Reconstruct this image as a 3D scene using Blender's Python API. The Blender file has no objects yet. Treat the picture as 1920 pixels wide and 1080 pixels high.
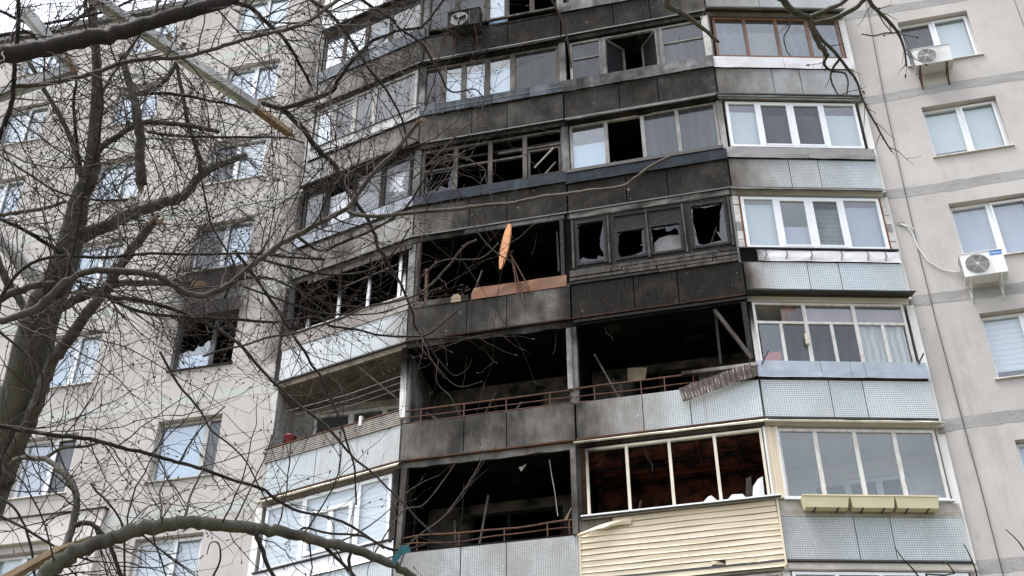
import bpy, math, random
import numpy as np
from mathutils import Vector, Matrix
random.seed(7); np.random.seed(7)
SC = bpy.context.scene
COL = SC.collection
V = Vector

# ------------------------------------------------------------------ camera, sky, sun, exposure
FPX = 2330.16                                   # focal length in pixels of a 1920 wide picture
PITCH, ROLL, YAW = 0.647267, -0.001451, -0.233567
CAM = V((0, 0, 1.6))
FW = V((math.sin(YAW)*math.cos(PITCH), math.cos(YAW)*math.cos(PITCH), math.sin(PITCH)))
R0 = V((math.cos(YAW), -math.sin(YAW), 0)); U0 = R0.cross(FW)
RT = R0*math.cos(ROLL)+U0*math.sin(ROLL); UP = U0*math.cos(ROLL)-R0*math.sin(ROLL)
cd = bpy.data.cameras.new('camera'); cam = bpy.data.objects.new('camera', cd); COL.objects.link(cam)
m = Matrix((RT, UP, -FW)).transposed().to_4x4(); m.translation = CAM
cam.matrix_world = m
cd.sensor_width = 36; cd.lens = 36*FPX/1920; cd.clip_end = 3000; cd.clip_start = .05
SC.camera = cam
W = bpy.data.worlds.new('World'); SC.world = W; W.use_nodes = True
nt = W.node_tree; bg = nt.nodes['Background']
sky = nt.nodes.new('ShaderNodeTexSky'); sky.sky_type = 'NISHITA'; sky.sun_disc = False
SUN_EL, SUN_AZ = math.radians(73), math.radians(240)      # azimuth clockwise from +y
sky.sun_elevation = SUN_EL; sky.sun_rotation = SUN_AZ; sky.dust_density = 4; sky.air_density = 1.0
hs = nt.nodes.new('ShaderNodeHueSaturation'); hs.inputs['Saturation'].default_value = .46   # overcast: most of the blue is gone
nt.links.new(sky.outputs[0], hs.inputs['Color']); nt.links.new(hs.outputs[0], bg.inputs[0])
bg.inputs[1].default_value = .15
sl = bpy.data.lights.new('sun', 'SUN'); sl.energy = 1.5; sl.angle = math.radians(28); sl.color = (1, .98, .955)
so = bpy.data.objects.new('sun', sl); COL.objects.link(so)
sd = V((math.sin(SUN_AZ)*math.cos(SUN_EL), math.cos(SUN_AZ)*math.cos(SUN_EL), math.sin(SUN_EL)))
so.rotation_euler = sd.to_track_quat('Z', 'Y').to_euler(); so.location = sd*60
SC.view_settings.view_transform = 'Standard'; SC.view_settings.look = 'None'
SC.view_settings.gamma = 1; SC.view_settings.exposure = 1.68
SC.render.engine = 'CYCLES'
SC.cycles.max_bounces = 8; SC.cycles.transparent_max_bounces = 16

# ------------------------------------------------------------------ helpers
def ray(x, y): return FW*FPX + RT*(x-960) + UP*(540-y)
def at_depth(x, y, d): return CAM + ray(x, y)*(d/FPX)
def project(P):
    d = P-CAM; k = d.dot(FW)
    return 960+FPX*d.dot(RT)/k, 540-FPX*d.dot(UP)/k
FH = 2.8; Z0 = 8.98+1.6; YB = 21.85; YW = 21.0
def ZF(k): return Z0+FH*k
class Frame:
    def __init__(s, P, Q):
        s.P = V((P[0], P[1], 0)); q = V((Q[0], Q[1], 0)); s.L = (q-s.P).length
        s.t = (q-s.P).normalized(); s.n = V((s.t.y, -s.t.x, 0))
    def pt(s, u, n, z): return s.P+s.t*u+s.n*n+V((0, 0, z))
    def un(s, x, y, n=0):
        d = ray(x, y); k = (s.P+s.n*n-CAM).dot(s.n)/d.dot(s.n); X = CAM+d*k
        return (X-s.P).dot(s.t), X.z
    def at(s, x, y, n=0):
        u, z = s.un(x, y, n); return s.pt(u, n, z)
PA, PB, PC, PD, PE = (-10.19, 20.88), (-7.02, 20.04), (-3.545, 20.04), (-.044, 20.04), (3.04, 20.86)
BAY = {'AB': Frame(PA, PB), 'BC': Frame(PB, PC), 'CD': Frame(PC, PD), 'DE': Frame(PD, PE)}
WALL = Frame((0, YW), (1, YW))                  # u = x, n = distance in front of the wall

class MB:
    def __init__(s): s.v = []; s.f = []; s.s = []; s.uv = []
    def quadgrid(s, fn, nu, nv, soot, uvf):
        b = len(s.v)
        for j in range(nv+1):
            for i in range(nu+1):
                p, key = fn(i/nu, j/nv); s.v.append(p); s.uv.append(uvf(key))
                s.s.append(soot(*key) if callable(soot) else soot)
        for j in range(nv):
            for i in range(nu):
                a = b+j*(nu+1)+i; s.f.append((a, a+1, a+nu+2, a+nu+1))
    def box(s, fr, u0, u1, n0, n1, z0, z1, soot=0, seg=.45):
        """axis box in a frame's (u, n, z); z absolute; soot number or f(u,n,z)"""
        nu = max(1, min(60, int(abs(u1-u0)/seg+.5))); nz = max(1, min(60, int(abs(z1-z0)/seg+.5))); nn = max(1, min(12, int(abs(n1-n0)/seg+.5)))
        L = lambda a, b, t: a+(b-a)*t
        def g(k): return fr.pt(*k), k
        A = lambda i, j: g((L(u0, u1, i), n1, L(z0, z1, j)))
        B = lambda i, j: g((L(u1, u0, i), n0, L(z0, z1, j)))
        C = lambda i, j: g((u1, L(n1, n0, i), L(z0, z1, j)))
        D = lambda i, j: g((u0, L(n0, n1, i), L(z0, z1, j)))
        E = lambda i, j: g((L(u0, u1, i), L(n1, n0, j), z1))
        F = lambda i, j: g((L(u0, u1, i), L(n0, n1, j), z0))
        f1 = lambda k: (k[0], k[2]); f2 = lambda k: (k[1], k[2]); f3 = lambda k: (k[0], k[1])
        s.quadgrid(A, nu, nz, soot, f1); s.quadgrid(B, nu, nz, soot, f1)
        s.quadgrid(C, nn, nz, soot, f2); s.quadgrid(D, nn, nz, soot, f2)
        s.quadgrid(E, nu, nn, soot, f3); s.quadgrid(F, nu, nn, soot, f3)
        return s
    def bar(s, p, q, w, h=None, soot=0, side=None, segs=1, taper=1):
        h = h or w; d = (q-p); L = d.length; d.normalize()
        a = side or (V((0, 0, 1)) if abs(d.z) < .9 else V((1, 0, 0)))
        x = d.cross(a).normalized(); y = x.cross(d).normalized()
        b = len(s.v)
        for i in range(segs+1):
            t = i/segs; k = 1+(taper-1)*t
            for sx, sy in ((-1, -1), (1, -1), (1, 1), (-1, 1)):
                s.v.append(p+d*L*t+x*(sx*w/2*k)+y*(sy*h/2*k)); s.uv.append((t*L, sx*.02+sy*.03))
                s.s.append(soot(t) if callable(soot) else soot)
        for i in range(segs):
            for j in range(4):
                s.f.append((b+i*4+j, b+i*4+(j+1) % 4, b+i*4+4+(j+1) % 4, b+i*4+4+j))
        s.f.append((b+3, b+2, b+1, b)); e = b+segs*4; s.f.append((e, e+1, e+2, e+3))
        return s
    def tube(s, pts, rad, sides=6, soot=0, cap=True):
        b = len(s.v); n = len(pts); fr = None; acc = 0
        for i, p in enumerate(pts):
            d = (pts[min(i+1, n-1)]-pts[max(i-1, 0)])
            if d.length < 1e-9: d = V((0, 0, 1))
            d.normalize()
            if fr is None: fr = d.orthogonal().normalized()
            else:
                fr = fr-d*fr.dot(d)
                fr = d.orthogonal().normalized() if fr.length < 1e-6 else fr.normalized()
            y = d.cross(fr); r = rad[i] if hasattr(rad, '__len__') else rad
            if i: acc += (p-pts[i-1]).length
            for k in range(sides):
                a = 2*math.pi*k/sides; s.v.append(p+(fr*math.cos(a)+y*math.sin(a))*r)
                s.uv.append((acc, k/sides)); s.s.append(soot)
        for i in range(n-1):
            for k in range(sides):
                s.f.append((b+i*sides+k, b+i*sides+(k+1) % sides, b+(i+1)*sides+(k+1) % sides, b+(i+1)*sides+k))
        if cap and sides > 2:
            s.f.append(tuple(b+k for k in reversed(range(sides)))); s.f.append(tuple(b+(n-1)*sides+k for k in range(sides)))
        return s
    def poly(s, fr, pts, n0, n1, soot=0):
        """outline [(u,z abs)] extruded from n0 to n1"""
        b = len(s.v); m_ = len(pts)
        for n in (n1, n0):
            for u, z in pts:
                s.v.append(fr.pt(u, n, z)); s.uv.append((u, z)); s.s.append(soot(u, n, z) if callable(soot) else soot)
        s.f.append(tuple(range(b, b+m_))); s.f.append(tuple(reversed(range(b+m_, b+2*m_))))
        for i in range(m_):
            j = (i+1) % m_; s.f.append((b+i, b+m_+i, b+m_+j, b+j))
        return s
    def raw(s, vs, fs, soot=0):
        b = len(s.v); s.v += [V(v) for v in vs]; s.uv += [(v[0]+v[1]*.3, v[2]) for v in vs]; s.s += [soot]*len(vs)
        s.f += [tuple(b+i for i in f) for f in fs]; return s
    def sheet(s, rows, th=.003, soot=0):
        """rows of world points: a thin sheet with thickness"""
        b = len(s.v); nr, ncl = len(rows), len(rows[0]); P = [[V(p) for p in r] for r in rows]
        nrm = (P[0][-1]-P[0][0]).cross(P[-1][0]-P[0][0]).normalized()*th
        for o in (V((0, 0, 0)), nrm):
            for i, r in enumerate(P):
                for j, p in enumerate(r):
                    s.v.append(p+o); s.uv.append((j/ncl, i/nr)); s.s.append(soot(i/(nr-1), j/(ncl-1)) if callable(soot) else soot)
        N = nr*ncl
        for i in range(nr-1):
            for j in range(ncl-1):
                a = b+i*ncl+j; q = (a, a+1, a+ncl+1, a+ncl); s.f.append(tuple(reversed(q))); s.f.append(tuple(x+N for x in q))
        ring = [j for j in range(ncl)]+[i*ncl+ncl-1 for i in range(1, nr)]+[(nr-1)*ncl+j for j in range(ncl-2, -1, -1)]+[i*ncl for i in range(nr-2, 0, -1)]
        for i in range(len(ring)):
            a, c = b+ring[i], b+ring[(i+1) % len(ring)]; s.f.append((a, c, c+N, a+N))
        return s
    def build(s, name, mat, parent=None, smooth=False, label=None, kind=None, origin=None):
        co = np.array([tuple(v) for v in s.v], dtype=np.float32)
        if origin is None: o = V((float((co[:, 0].min()+co[:, 0].max())/2), float((co[:, 1].min()+co[:, 1].max())/2), float(co[:, 2].min())))
        else: o = V(origin)
        co -= np.array(tuple(o), dtype=np.float32)
        me = bpy.data.meshes.new(name); me.from_pydata(co.tolist(), [], s.f)
        uvl = me.uv_layers.new(name='UVMap'); uv = np.array(s.uv, dtype=np.float32)
        li = np.empty(len(me.loops), dtype=np.int32); me.loops.foreach_get('vertex_index', li)
        uvl.data.foreach_set('uv', uv[li].ravel())
        a = me.attributes.new('soot', 'FLOAT', 'POINT'); a.data.foreach_set('value', np.array(s.s, dtype=np.float32))
        if smooth: me.shade_smooth()
        me.materials.append(MAT[mat]); ob = bpy.data.objects.new(name, me); COL.objects.link(ob)
        ob['wo'] = tuple(o)
        if parent is not None:
            ob.parent = parent; ob.location = o-V(parent['wo'])
        else: ob.location = o
        if label: ob['label'] = label
        if kind: ob['kind'] = kind
        return ob
def thing(name, label, cat, loc, group=None):
    o = bpy.data.objects.new(name, None); COL.objects.link(o); o.location = loc; o['wo'] = tuple(loc)
    o.empty_display_size = .2; tag(o, label, cat, group); return o
def tag(o, label, cat, group=None):
    o['label'] = label; o['category'] = cat
    if group: o['group'] = group
    return o

# ------------------------------------------------------------------ materials
MAT = {}
SOOT = (.0078, .0072, .0066, 1)
class N:
    def __init__(s, name):
        s.m = bpy.data.materials.new(name); s.m.use_nodes = True; s.t = s.m.node_tree; s.b = s.t.nodes['Principled BSDF']; MAT[name] = s.m
    def n(s, ty, **kw):
        x = s.t.nodes.new('ShaderNode'+ty)
        for k, v in kw.items(): setattr(x, k, v)
        return x
    def l(s, a, b): s.t.links.new(a, b)
    def noise(s, scale, detail=5, coord='Object', stretch=None, rough=.6):
        if coord == 'World': c = s.n('NewGeometry').outputs['Position']
        else: c = s.n('TexCoord').outputs[coord]
        if stretch:
            mp = s.n('Mapping'); mp.inputs['Scale'].default_value = stretch; s.l(c, mp.inputs[0]); c = mp.outputs[0]
        x = s.n('TexNoise'); x.inputs['Scale'].default_value = scale; x.inputs['Detail'].default_value = detail
        x.inputs['Roughness'].default_value = rough; s.l(c, x.inputs['Vector']); return x.outputs['Fac']
    def ramp(s, fac, a, b, ca=0, cb=1):
        x = s.n('MapRange'); x.inputs[1].default_value = a; x.inputs[2].default_value = b; x.inputs[3].default_value = ca; x.inputs[4].default_value = cb
        s.l(fac, x.inputs[0]); return x.outputs[0]
    def mix(s, fac, a, b):
        x = s.n('Mix', data_type='RGBA'); s.put(x.inputs[0], fac); s.put(x.inputs[6], a); s.put(x.inputs[7], b); return x.outputs[2]
    def put(s, sock, v):
        if isinstance(v, (int, float)): sock.default_value = v
        elif isinstance(v, tuple): sock.default_value = v if len(v) == 4 else (*v, 1)
        else: s.l(v, sock)
    def math(s, op, a, b=0, clamp=False):
        x = s.n('Math', operation=op, use_clamp=clamp); s.put(x.inputs[0], a); s.put(x.inputs[1], b); return x.outputs[0]
    def sootfac(s, scale=2.2, amp=.9, chips=0):
        at = s.n('Attribute', attribute_name='soot').outputs['Fac']
        nz = s.noise(scale, 7, 'World', (1, 1, .55), .68)
        nz = s.math('ADD', s.math('MULTIPLY', nz, .62), s.math('MULTIPLY', s.noise(.8, 3, 'World'), .38))
        nz = s.math('ADD', nz, s.math('MULTIPLY', s.math('SUBTRACT', s.noise(7, 4, 'World', (1, 1, .12)), .5), .16))
        e = s.math('MULTIPLY', s.math('MULTIPLY', at, s.math('SUBTRACT', 1.08, at)), 4*amp*1.35)
        f = s.math('ADD', at, s.math('MULTIPLY', s.math('SUBTRACT', nz, .5), e), True)
        f = s.math('SUBTRACT', 1, s.math('POWER', s.math('SUBTRACT', 1, f), 2.1))
        if chips:
            c = s.noise(9, 3, 'World'); c2 = s.ramp(s.noise(60, 2, 'World'), .45, .6)
            f = s.math('SUBTRACT', f, s.math('MULTIPLY', s.math('MULTIPLY', s.ramp(c, .70, .76), c2), chips), True)
        return f
    def bump(s, h, strength=.3, dist=.01):
        x = s.n('Bump'); x.inputs['Strength'].default_value = strength; x.inputs['Distance'].default_value = dist
        s.l(h, x.inputs['Height']); s.l(x.outputs[0], s.b.inputs['Normal'])
    def done(s, col, rough=.8, metal=0, spec=.3):
        s.put(s.b.inputs['Base Color'], col); s.put(s.b.inputs['Roughness'], rough); s.b.inputs['Metallic'].default_value = metal
        s.b.inputs['Specular IOR Level'].default_value = spec; return s.m

def simple(name, c, c2=None, scale=6, rough=.75, metal=0, spec=.3, soot=True, bump=0, stretch=None, amp=.9, lo=.35, hi=.7, sootcol=SOOT, coord='World'):
    k = N(name); c2 = c2 or tuple(x*.75 for x in c)
    nz = k.noise(scale, 6, coord, stretch)
    col = k.mix(k.ramp(nz, lo, hi), c, c2)
    sf = k.sootfac(amp=amp) if soot else None
    if soot: col = k.mix(sf, col, sootcol)
    if bump: k.bump(nz, bump, .02)
    m_ = k.done(col, rough, metal, spec)
    if soot:                                                    # soot is matt: it takes the gloss away
        k.l(k.math('MULTIPLY', k.math('SUBTRACT', 1, sf), spec), k.b.inputs['Specular IOR Level'])
        k.l(k.math('ADD', rough, k.math('MULTIPLY', sf, .95-rough)), k.b.inputs['Roughness'])
        if metal: k.l(k.math('MULTIPLY', k.math('SUBTRACT', 1, sf), metal), k.b.inputs['Metallic'])
    return m_

# rendered wall panels
k = N('stucco')
big = k.noise(.55, 5, 'World'); mid = k.noise(3.2, 7, 'World', (1, 1, .5), .7); fine = k.noise(45, 3, 'World'); streak = k.noise(2.4, 5, 'World', (1, 1, .09))
col = k.mix(k.ramp(big, .36, .64), (.465, .436, .412), (.39, .366, .346))
col = k.mix(k.math('MULTIPLY', k.ramp(mid, .52, .72), .45), col, (.33, .315, .29))
col = k.mix(k.math('MULTIPLY', k.ramp(streak, .56, .73), .6), col, (.25, .235, .215))
col = k.mix(k.math('MULTIPLY', k.ramp(fine, .6, .75), .25), col, (.25, .23, .21))
ptch = k.noise(1.15, 4, 'World', (1.4, 1, .8), .75); col = k.mix(k.math('MULTIPLY', k.ramp(ptch, .60, .64), .55), col, (.44, .425, .408)); col = k.mix(k.math('MULTIPLY', k.ramp(ptch, .34, .31), .5), col, (.33, .32, .305))
col = k.mix(k.sootfac(1.6, 1.0), col, (.02, .0185, .017, 1))
k.bump(k.math('ADD', k.math('MULTIPLY', mid, 1.6), fine), .42, .012); k.done(col, .92, 0, .15)
k = N('insulation_render'); mid = k.noise(1.4, 6, 'World')
k.bump(k.noise(60, 3, 'World'), .3, .006); k.done(k.mix(k.ramp(mid, .35, .7), (.56, .535, .51), (.47, .445, .42)), .9, 0, .2)
def cement(name, a, b, c):
    k = N(name); z = k.noise(3.5, 7, 'World', (.5, 1, 1.4), .7); z2 = k.noise(14, 4, 'World')
    col = k.mix(k.ramp(z, .38, .62), a, b); col = k.mix(k.math('MULTIPLY', k.ramp(z2, .55, .7), .6), col, c)
    k.bump(z2, .6, .012); k.done(k.mix(k.sootfac(1.6, 1), col, SOOT), .9, 0, .2)
cement('joint_cement', (.33, .325, .32), (.255, .252, .25), (.18, .178, .175))
cement('joint_cement_green', (.40, .43, .405), (.44, .425, .39), (.29, .33, .31))
simple('concrete', (.40, .37, .335), (.27, .25, .225), 5, .9, bump=.4)
# ceramic mosaic facing: small square tiles
k = N('mosaic'); tc = k.n('TexCoord')
br = k.n('TexBrick'); br.offset = 0; br.offset_frequency = 1
for nm, vv in (('Scale', 1), ('Brick Width', .042), ('Row Height', .042), ('Mortar Size', .0042), ('Mortar Smooth', .35), ('Bias', -.1)): br.inputs[nm].default_value = vv
wob = k.n('Mix', data_type='RGBA', blend_type='LINEAR_LIGHT'); wob.inputs[0].default_value = .006
nn = k.n('TexNoise'); nn.inputs['Scale'].default_value = 5; k.l(tc.outputs['UV'], nn.inputs['Vector'])
k.l(tc.outputs['UV'], wob.inputs[6]); k.l(nn.outputs['Color'], wob.inputs[7]); k.l(wob.outputs[2], br.inputs['Vector'])
oi = k.n('ObjectInfo').outputs['Random']
c1 = k.mix(oi, (.58, .64, .66), (.47, .57, .62)); c2 = k.mix(oi, (.68, .69, .68), (.56, .60, .625))
k.l(c1, br.inputs['Color1']); k.l(c2, br.inputs['Color2']); br.inputs['Mortar'].default_value = (.15, .17, .19, 1)
grime = k.ramp(k.noise(1.3, 6, 'World', (1, 1, .6)), .42, .72)
col = k.mix(k.math('MULTIPLY', grime, .38), br.outputs['Color'], (.27, .265, .25))
drip = k.ramp(k.noise(5, 5, 'World', (1, 1, .08)), .62, .8)
col = k.mix(k.math('MULTIPLY', drip, .5), col, (.25, .17, .11))
sf = k.sootfac(2.0, .7, .9)
rel = k.noise(55, 2, 'UV', (1, .05, 1)); sc_ = k.mix(k.ramp(rel, .45, .62), (.0115, .0108, .0098), (.022, .019, .0163))
sc_ = k.mix(k.math('MULTIPLY', k.ramp(k.noise(1.7, 4, 'World'), .5, .7), .5), sc_, (.05, .042, .034))
col = k.mix(k.math('MULTIPLY', sf, .8), col, k.mix(k.ramp(sf, .78, 1.0), (.25, .20, .152), (.10, .095, .088))); sc_ = k.mix(k.ramp(sf, .5, .92), (.075, .061, .048), sc_); sf2 = k.math('MULTIPLY', sf, k.math('SUBTRACT', 1, k.math('MULTIPLY', br.outputs['Fac'], .16)))
col = k.mix(sf2, col, sc_)
k.bump(k.math('SUBTRACT', 1, br.outputs['Fac']), .5, .004)
k.done(col, k.math('ADD', .38, k.math('MULTIPLY', sf, .5)), 0, .4); k.l(k.math('MULTIPLY', k.math('SUBTRACT', 1, sf), .4), k.b.inputs['Specular IOR Level'])

simple('galvanised', (.36, .405, .455), (.26, .295, .34), 2.5, .5, .15, .4, stretch=(1, 1, .3), sootcol=(.027, .031, .037, 1), bump=.05)
simple('painted_sheet', (.66, .65, .67), (.55, .53, .53), 3, .5, 0, .4, bump=.04)
simple('grey_sheet', (.25, .245, .24), (.20, .195, .19), 3, .55, .1, .4)
simple('dark_sheet', (.035, .035, .036), (.06, .055, .05), 4, .5, .3, .5)
simple('hood_sheet', (.30, .33, .31), (.21, .22, .20), 3, .6, .1, .4, bump=.05)
simple('white_pvc', (.74, .755, .78), (.68, .69, .71), 4, .35, 0, .5)
simple('white_paint', (.62, .61, .59), (.40, .36, .31), 9, .65, 0, .35, bump=.15, stretch=(1, 1, .4), lo=.45, hi=.75)
simple('cream_paint', (.66, .61, .50), (.52, .47, .38), 6, .55, 0, .35, stretch=(1, 1, .4))
simple('grey_wood', (.33, .305, .28), (.19, .17, .15), 8, .8, 0, .2, bump=.3, stretch=(1, 1, .2))
simple('brown_wood', (.155, .068, .028), (.085, .036, .016), 9, .45, 0, .45, bump=.2, stretch=(1, 1, .15))
simple('charred', (.009, .0088, .0086), (.034, .033, .032), 14, .85, 0, .25, soot=False, bump=.9, lo=.5, hi=.85)
simple('charred_board', (.022, .02, .0185), (.095, .082, .07), 7, .85, 0, .2, soot=False, bump=.6, stretch=(1, 1, .4))
simple('rust', (.12, .055, .032), (.052, .032, .024), 7, .8, .1, .3, bump=.3)
simple('rust_orange', (.21, .088, .042), (.105, .066, .048), 2.6, .75, .1, .3, bump=.2)
simple('black_metal', (.02, .02, .021), (.035, .03, .028), 8, .5, .3, .4)
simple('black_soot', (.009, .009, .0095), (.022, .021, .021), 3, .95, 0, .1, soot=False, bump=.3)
simple('burnt_plaster', (.008, .0076, .0072), (.06, .054, .047), 2.6, .95, 0, .1, soot=False, bump=.7, lo=.52, hi=.78)
simple('smoked_plaster', (.018, .0165, .015), (.17, .155, .135), 2.2, .95, 0, .1, soot=False, bump=.5, lo=.36, hi=.66)
simple('inner_plaster', (.74, .73, .70), (.66, .64, .61), 2, .9, 0, .2, bump=.1)
simple('inner_ceiling', (.34, .30, .24), (.24, .20, .15), 2, .9, 0, .2)
simple('burnt_red', (.135, .042, .029), (.016, .011, .009), 3.2, .85, 0, .2, soot=False, bump=.5, lo=.42, hi=.58)
simple('siding', (.63, .54, .395), (.58, .495, .36), 2, .45, 0, .4, soot=False)
simple('ply', (.26, .20, .13), (.15, .11, .075), 6, .8, soot=False, stretch=(1, 1, .3))
simple('board_orange', (.46, .20, .08), (.25, .11, .05), 4.5, .65, soot=False, lo=.42, hi=.72, bump=.2)
simple('raw_wood', (.29, .215, .135), (.17, .115, .068), 11, .8, soot=False, bump=.4, stretch=(1, 1, .2))
simple('white_plastic', (.66, .67, .66), (.58, .58, .57), 4, .4, 0, .45)
simple('cream_plastic', (.64, .575, .385), (.56, .50, .33), 3, .5, soot=False)
simple('red_plastic', (.30, .03, .04), (.23, .024, .034), 3, .4, soot=False)
simple('pink_card', (.52, .14, .12), (.42, .10, .09), 3, .7, soot=False)
simple('blue_scrap', (.06, .24, .33), (.04, .16, .22), 6, .5, soot=False)
simple('logo_blue', (.01, .16, .52), (.01, .15, .48), 3, .4, soot=False)
simple('smoked_paper', (.27, .27, .27), (.17, .17, .165), 4, .85, soot=False)
simple('paper', (.66, .67, .69), (.55, .56, .58), 4, .8, soot=False)
simple('foam', (.24, .085, .02), (.12, .045, .012), 16, .9, soot=False, bump=.8)
simple('cable', (.03, .03, .03), (.05, .05, .05), 6, .6, soot=False)
simple('brick_white', (.55, .54, .52), (.36, .34, .31), 7, .9, bump=.5)
def cloth(name, a, b, freq=16, dark=.7, way='X'):
    k = N(name); w = k.n('TexWave'); w.bands_direction = way; w.inputs['Scale'].default_value = freq*.12; w.inputs['Distortion'].default_value = 2.5
    k.l(k.n('TexCoord').outputs['UV'], w.inputs['Vector'])
    pat = k.ramp(k.noise(18, 3, 'UV'), .45, .6)
    k.done(k.mix(k.math('MULTIPLY', pat, .4), k.mix(w.outputs['Fac'], a, b), tuple(x*dark for x in a)), .9, 0, .1)
cloth('lace', (.66, .65, .62), (.40, .39, .375), 20); cloth('pale_blind', (.62, .67, .69), (.60, .65, .67), 2, .95)  # lace: its two tones paint the shade of the folds
cloth('sky_reflection_blind', (.50, .60, .74), (.46, .56, .71), 2, .95); cloth('white_blind', (.76, .78, .82), (.60, .63, .68), 22, .97, 'Y')  # blue sheet colours in reflected sky; white_blind's bands colour in fold shade
cloth('grey_screen', (.20, .195, .19), (.23, .22, .21), 3, .9); cloth('pink_curtain', (.36, .25, .235), (.31, .215, .20), 4, .8)
cloth('dark_curtain', (.16, .165, .175), (.09, .095, .10), 12, .8); cloth('lilac_blind', (.46, .47, .57), (.42, .43, .54), 2, .9)
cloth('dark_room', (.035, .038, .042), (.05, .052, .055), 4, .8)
def glass(name, boost, dirt, dcol, rough=.015):
    k = N(name); ge = k.n('NewGeometry'); vm = k.n('VectorMath', operation='DOT_PRODUCT'); k.l(ge.outputs['Incoming'], vm.inputs[0]); k.l(ge.outputs['True Normal'], vm.inputs[1])
    fz = k.math('ADD', .042, k.math('MULTIPLY', .958, k.math('POWER', k.math('SUBTRACT', 1, k.math('ABSOLUTE', vm.outputs['Value'])), 5)))   # Schlick, the same from both faces
    g = k.n('BsdfGlossy'); g.inputs['Roughness'].default_value = rough; g.inputs['Color'].default_value = (.95, .98, 1, 1)
    t = k.n('BsdfTransparent'); t.inputs[0].default_value = (.94, .96, .96, 1)
    d = k.n('BsdfDiffuse'); nz = k.noise(2.2, 6, 'World', (1, 1, .5)); k.l(k.mix(nz, dcol, tuple(x*.55 for x in dcol)), d.inputs[0])
    m1 = k.n('MixShader'); k.l(k.math('MULTIPLY', k.ramp(nz, .2, .75, .6, 1.3), dirt, True), m1.inputs[0]); k.l(t.outputs[0], m1.inputs[1]); k.l(d.outputs[0], m1.inputs[2])
    m2 = k.n('MixShader'); k.l(k.math('MULTIPLY', fz, boost, True), m2.inputs[0]); k.l(m1.outputs[0], m2.inputs[1]); k.l(g.outputs[0], m2.inputs[2])
    bp = k.n('Bump'); bp.inputs['Strength'].default_value = .04; bp.inputs['Distance'].default_value = .02; k.l(k.noise(1.1, 1, 'World'), bp.inputs['Height'])
    k.l(bp.outputs[0], g.inputs['Normal'])
    k.l(m2.outputs[0], k.t.nodes['Material Output'].inputs[0])
glass('glass_clear', 1.7, .05, (.4, .42, .42)); glass('glass', 2.0, .05, (.4, .42, .42)); glass('glass_sky', 2.3, .10, (.5, .55, .6)); glass('glass_sooty', .8, .5, (.045, .047, .05), .1); glass('glass_grey', 1.0, .3, (.105, .108, .112), .06)
k = N('flashing'); w = k.n('TexWave'); w.bands_direction = 'X'; w.inputs['Scale'].default_value = 8; w.inputs['Distortion'].default_value = 3; k.l(k.n('TexCoord').outputs['UV'], w.inputs['Vector'])
nz = k.noise(5, 5, 'World'); k.done(k.mix(k.math('MULTIPLY', k.ramp(w.outputs['Fac'], .55, .9), k.ramp(nz, .5, .66)), k.mix(nz, (.03, .021, .018), (.085, .062, .052)), (.29, .265, .24)), .7, .1)
# bark
k = N('bark'); z = k.noise(9, 8, 'World', (1, 1, .35), .75); g = k.noise(1.7, 4, 'World')
col = k.mix(k.ramp(z, .35, .7), (.026, .023, .020), (.135, .124, .108)); col = k.mix(k.math('MULTIPLY', k.ramp(g, .46, .68), .55), col, (.088, .093, .064))
k.bump(z, .8, .02); k.done(col, .9, 0, .2)
simple('bark_dark', (.014, .0115, .0105), (.04, .033, .029), 9, .85, soot=False, bump=.5)
simple('bark_grey', (.045, .037, .032), (.105, .09, .077), 12, .85, soot=False, bump=.5)
simple('twig', (.022, .0155, .013), (.050, .037, .031), 7, .8, soot=False)
simple('earth', (.11, .095, .07), (.06, .065, .03), 1.2, .95, soot=False, bump=.5)
simple('roof_felt', (.10, .10, .10), (.14, .14, .135), 1.2, .9, soot=False)

# ------------------------------------------------------------------ ground
g = MB(); g.raw([(-400, -400, 0), (400, -400, 0), (400, 400, 0), (-400, 400, 0)], [(0, 1, 2, 3)]); g.build('ground', 'earth', kind='structure', origin=(0, 0, 0))

# ------------------------------------------------------------------ the apartment building
B = thing('apartment_building', 'grey panel apartment block with fire blackened balconies in the middle', 'building', V((-3.5, 21.5, 0)))
FL = range(-1, 7)
XL, XR = -26.0, 14.0
LX = [(-12.94, -11.43), (-16.2, -14.85), (-19.7, -18.33), (-23.2, -21.8)]
RX = [(4.27, 5.83), (8.3, 9.85)]
WZ0, WZ1 = .77, 2.28
def wsoot(x, n, z):
    s = 0
    zb = ZF(2)+WZ1                                           # over the burnt left window
    dx = abs(x+12.2); 
    if z > ZF(2)+.9: s = max(s, min(1, .93*math.exp(-(max(0, dx-.35)/.62)**2)*(1 if z < ZF(3)+.75 else math.exp(-((z-ZF(3)-.75)/1.0)**2)*.75)*(1 if z > zb else math.exp(-((zb-z)/.5)**2))))
    if x > -11.4 and ZF(2)+.6 < z: s = max(s, .42*math.exp(-((x+10.2)/.55)**2))
    return s
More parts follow.
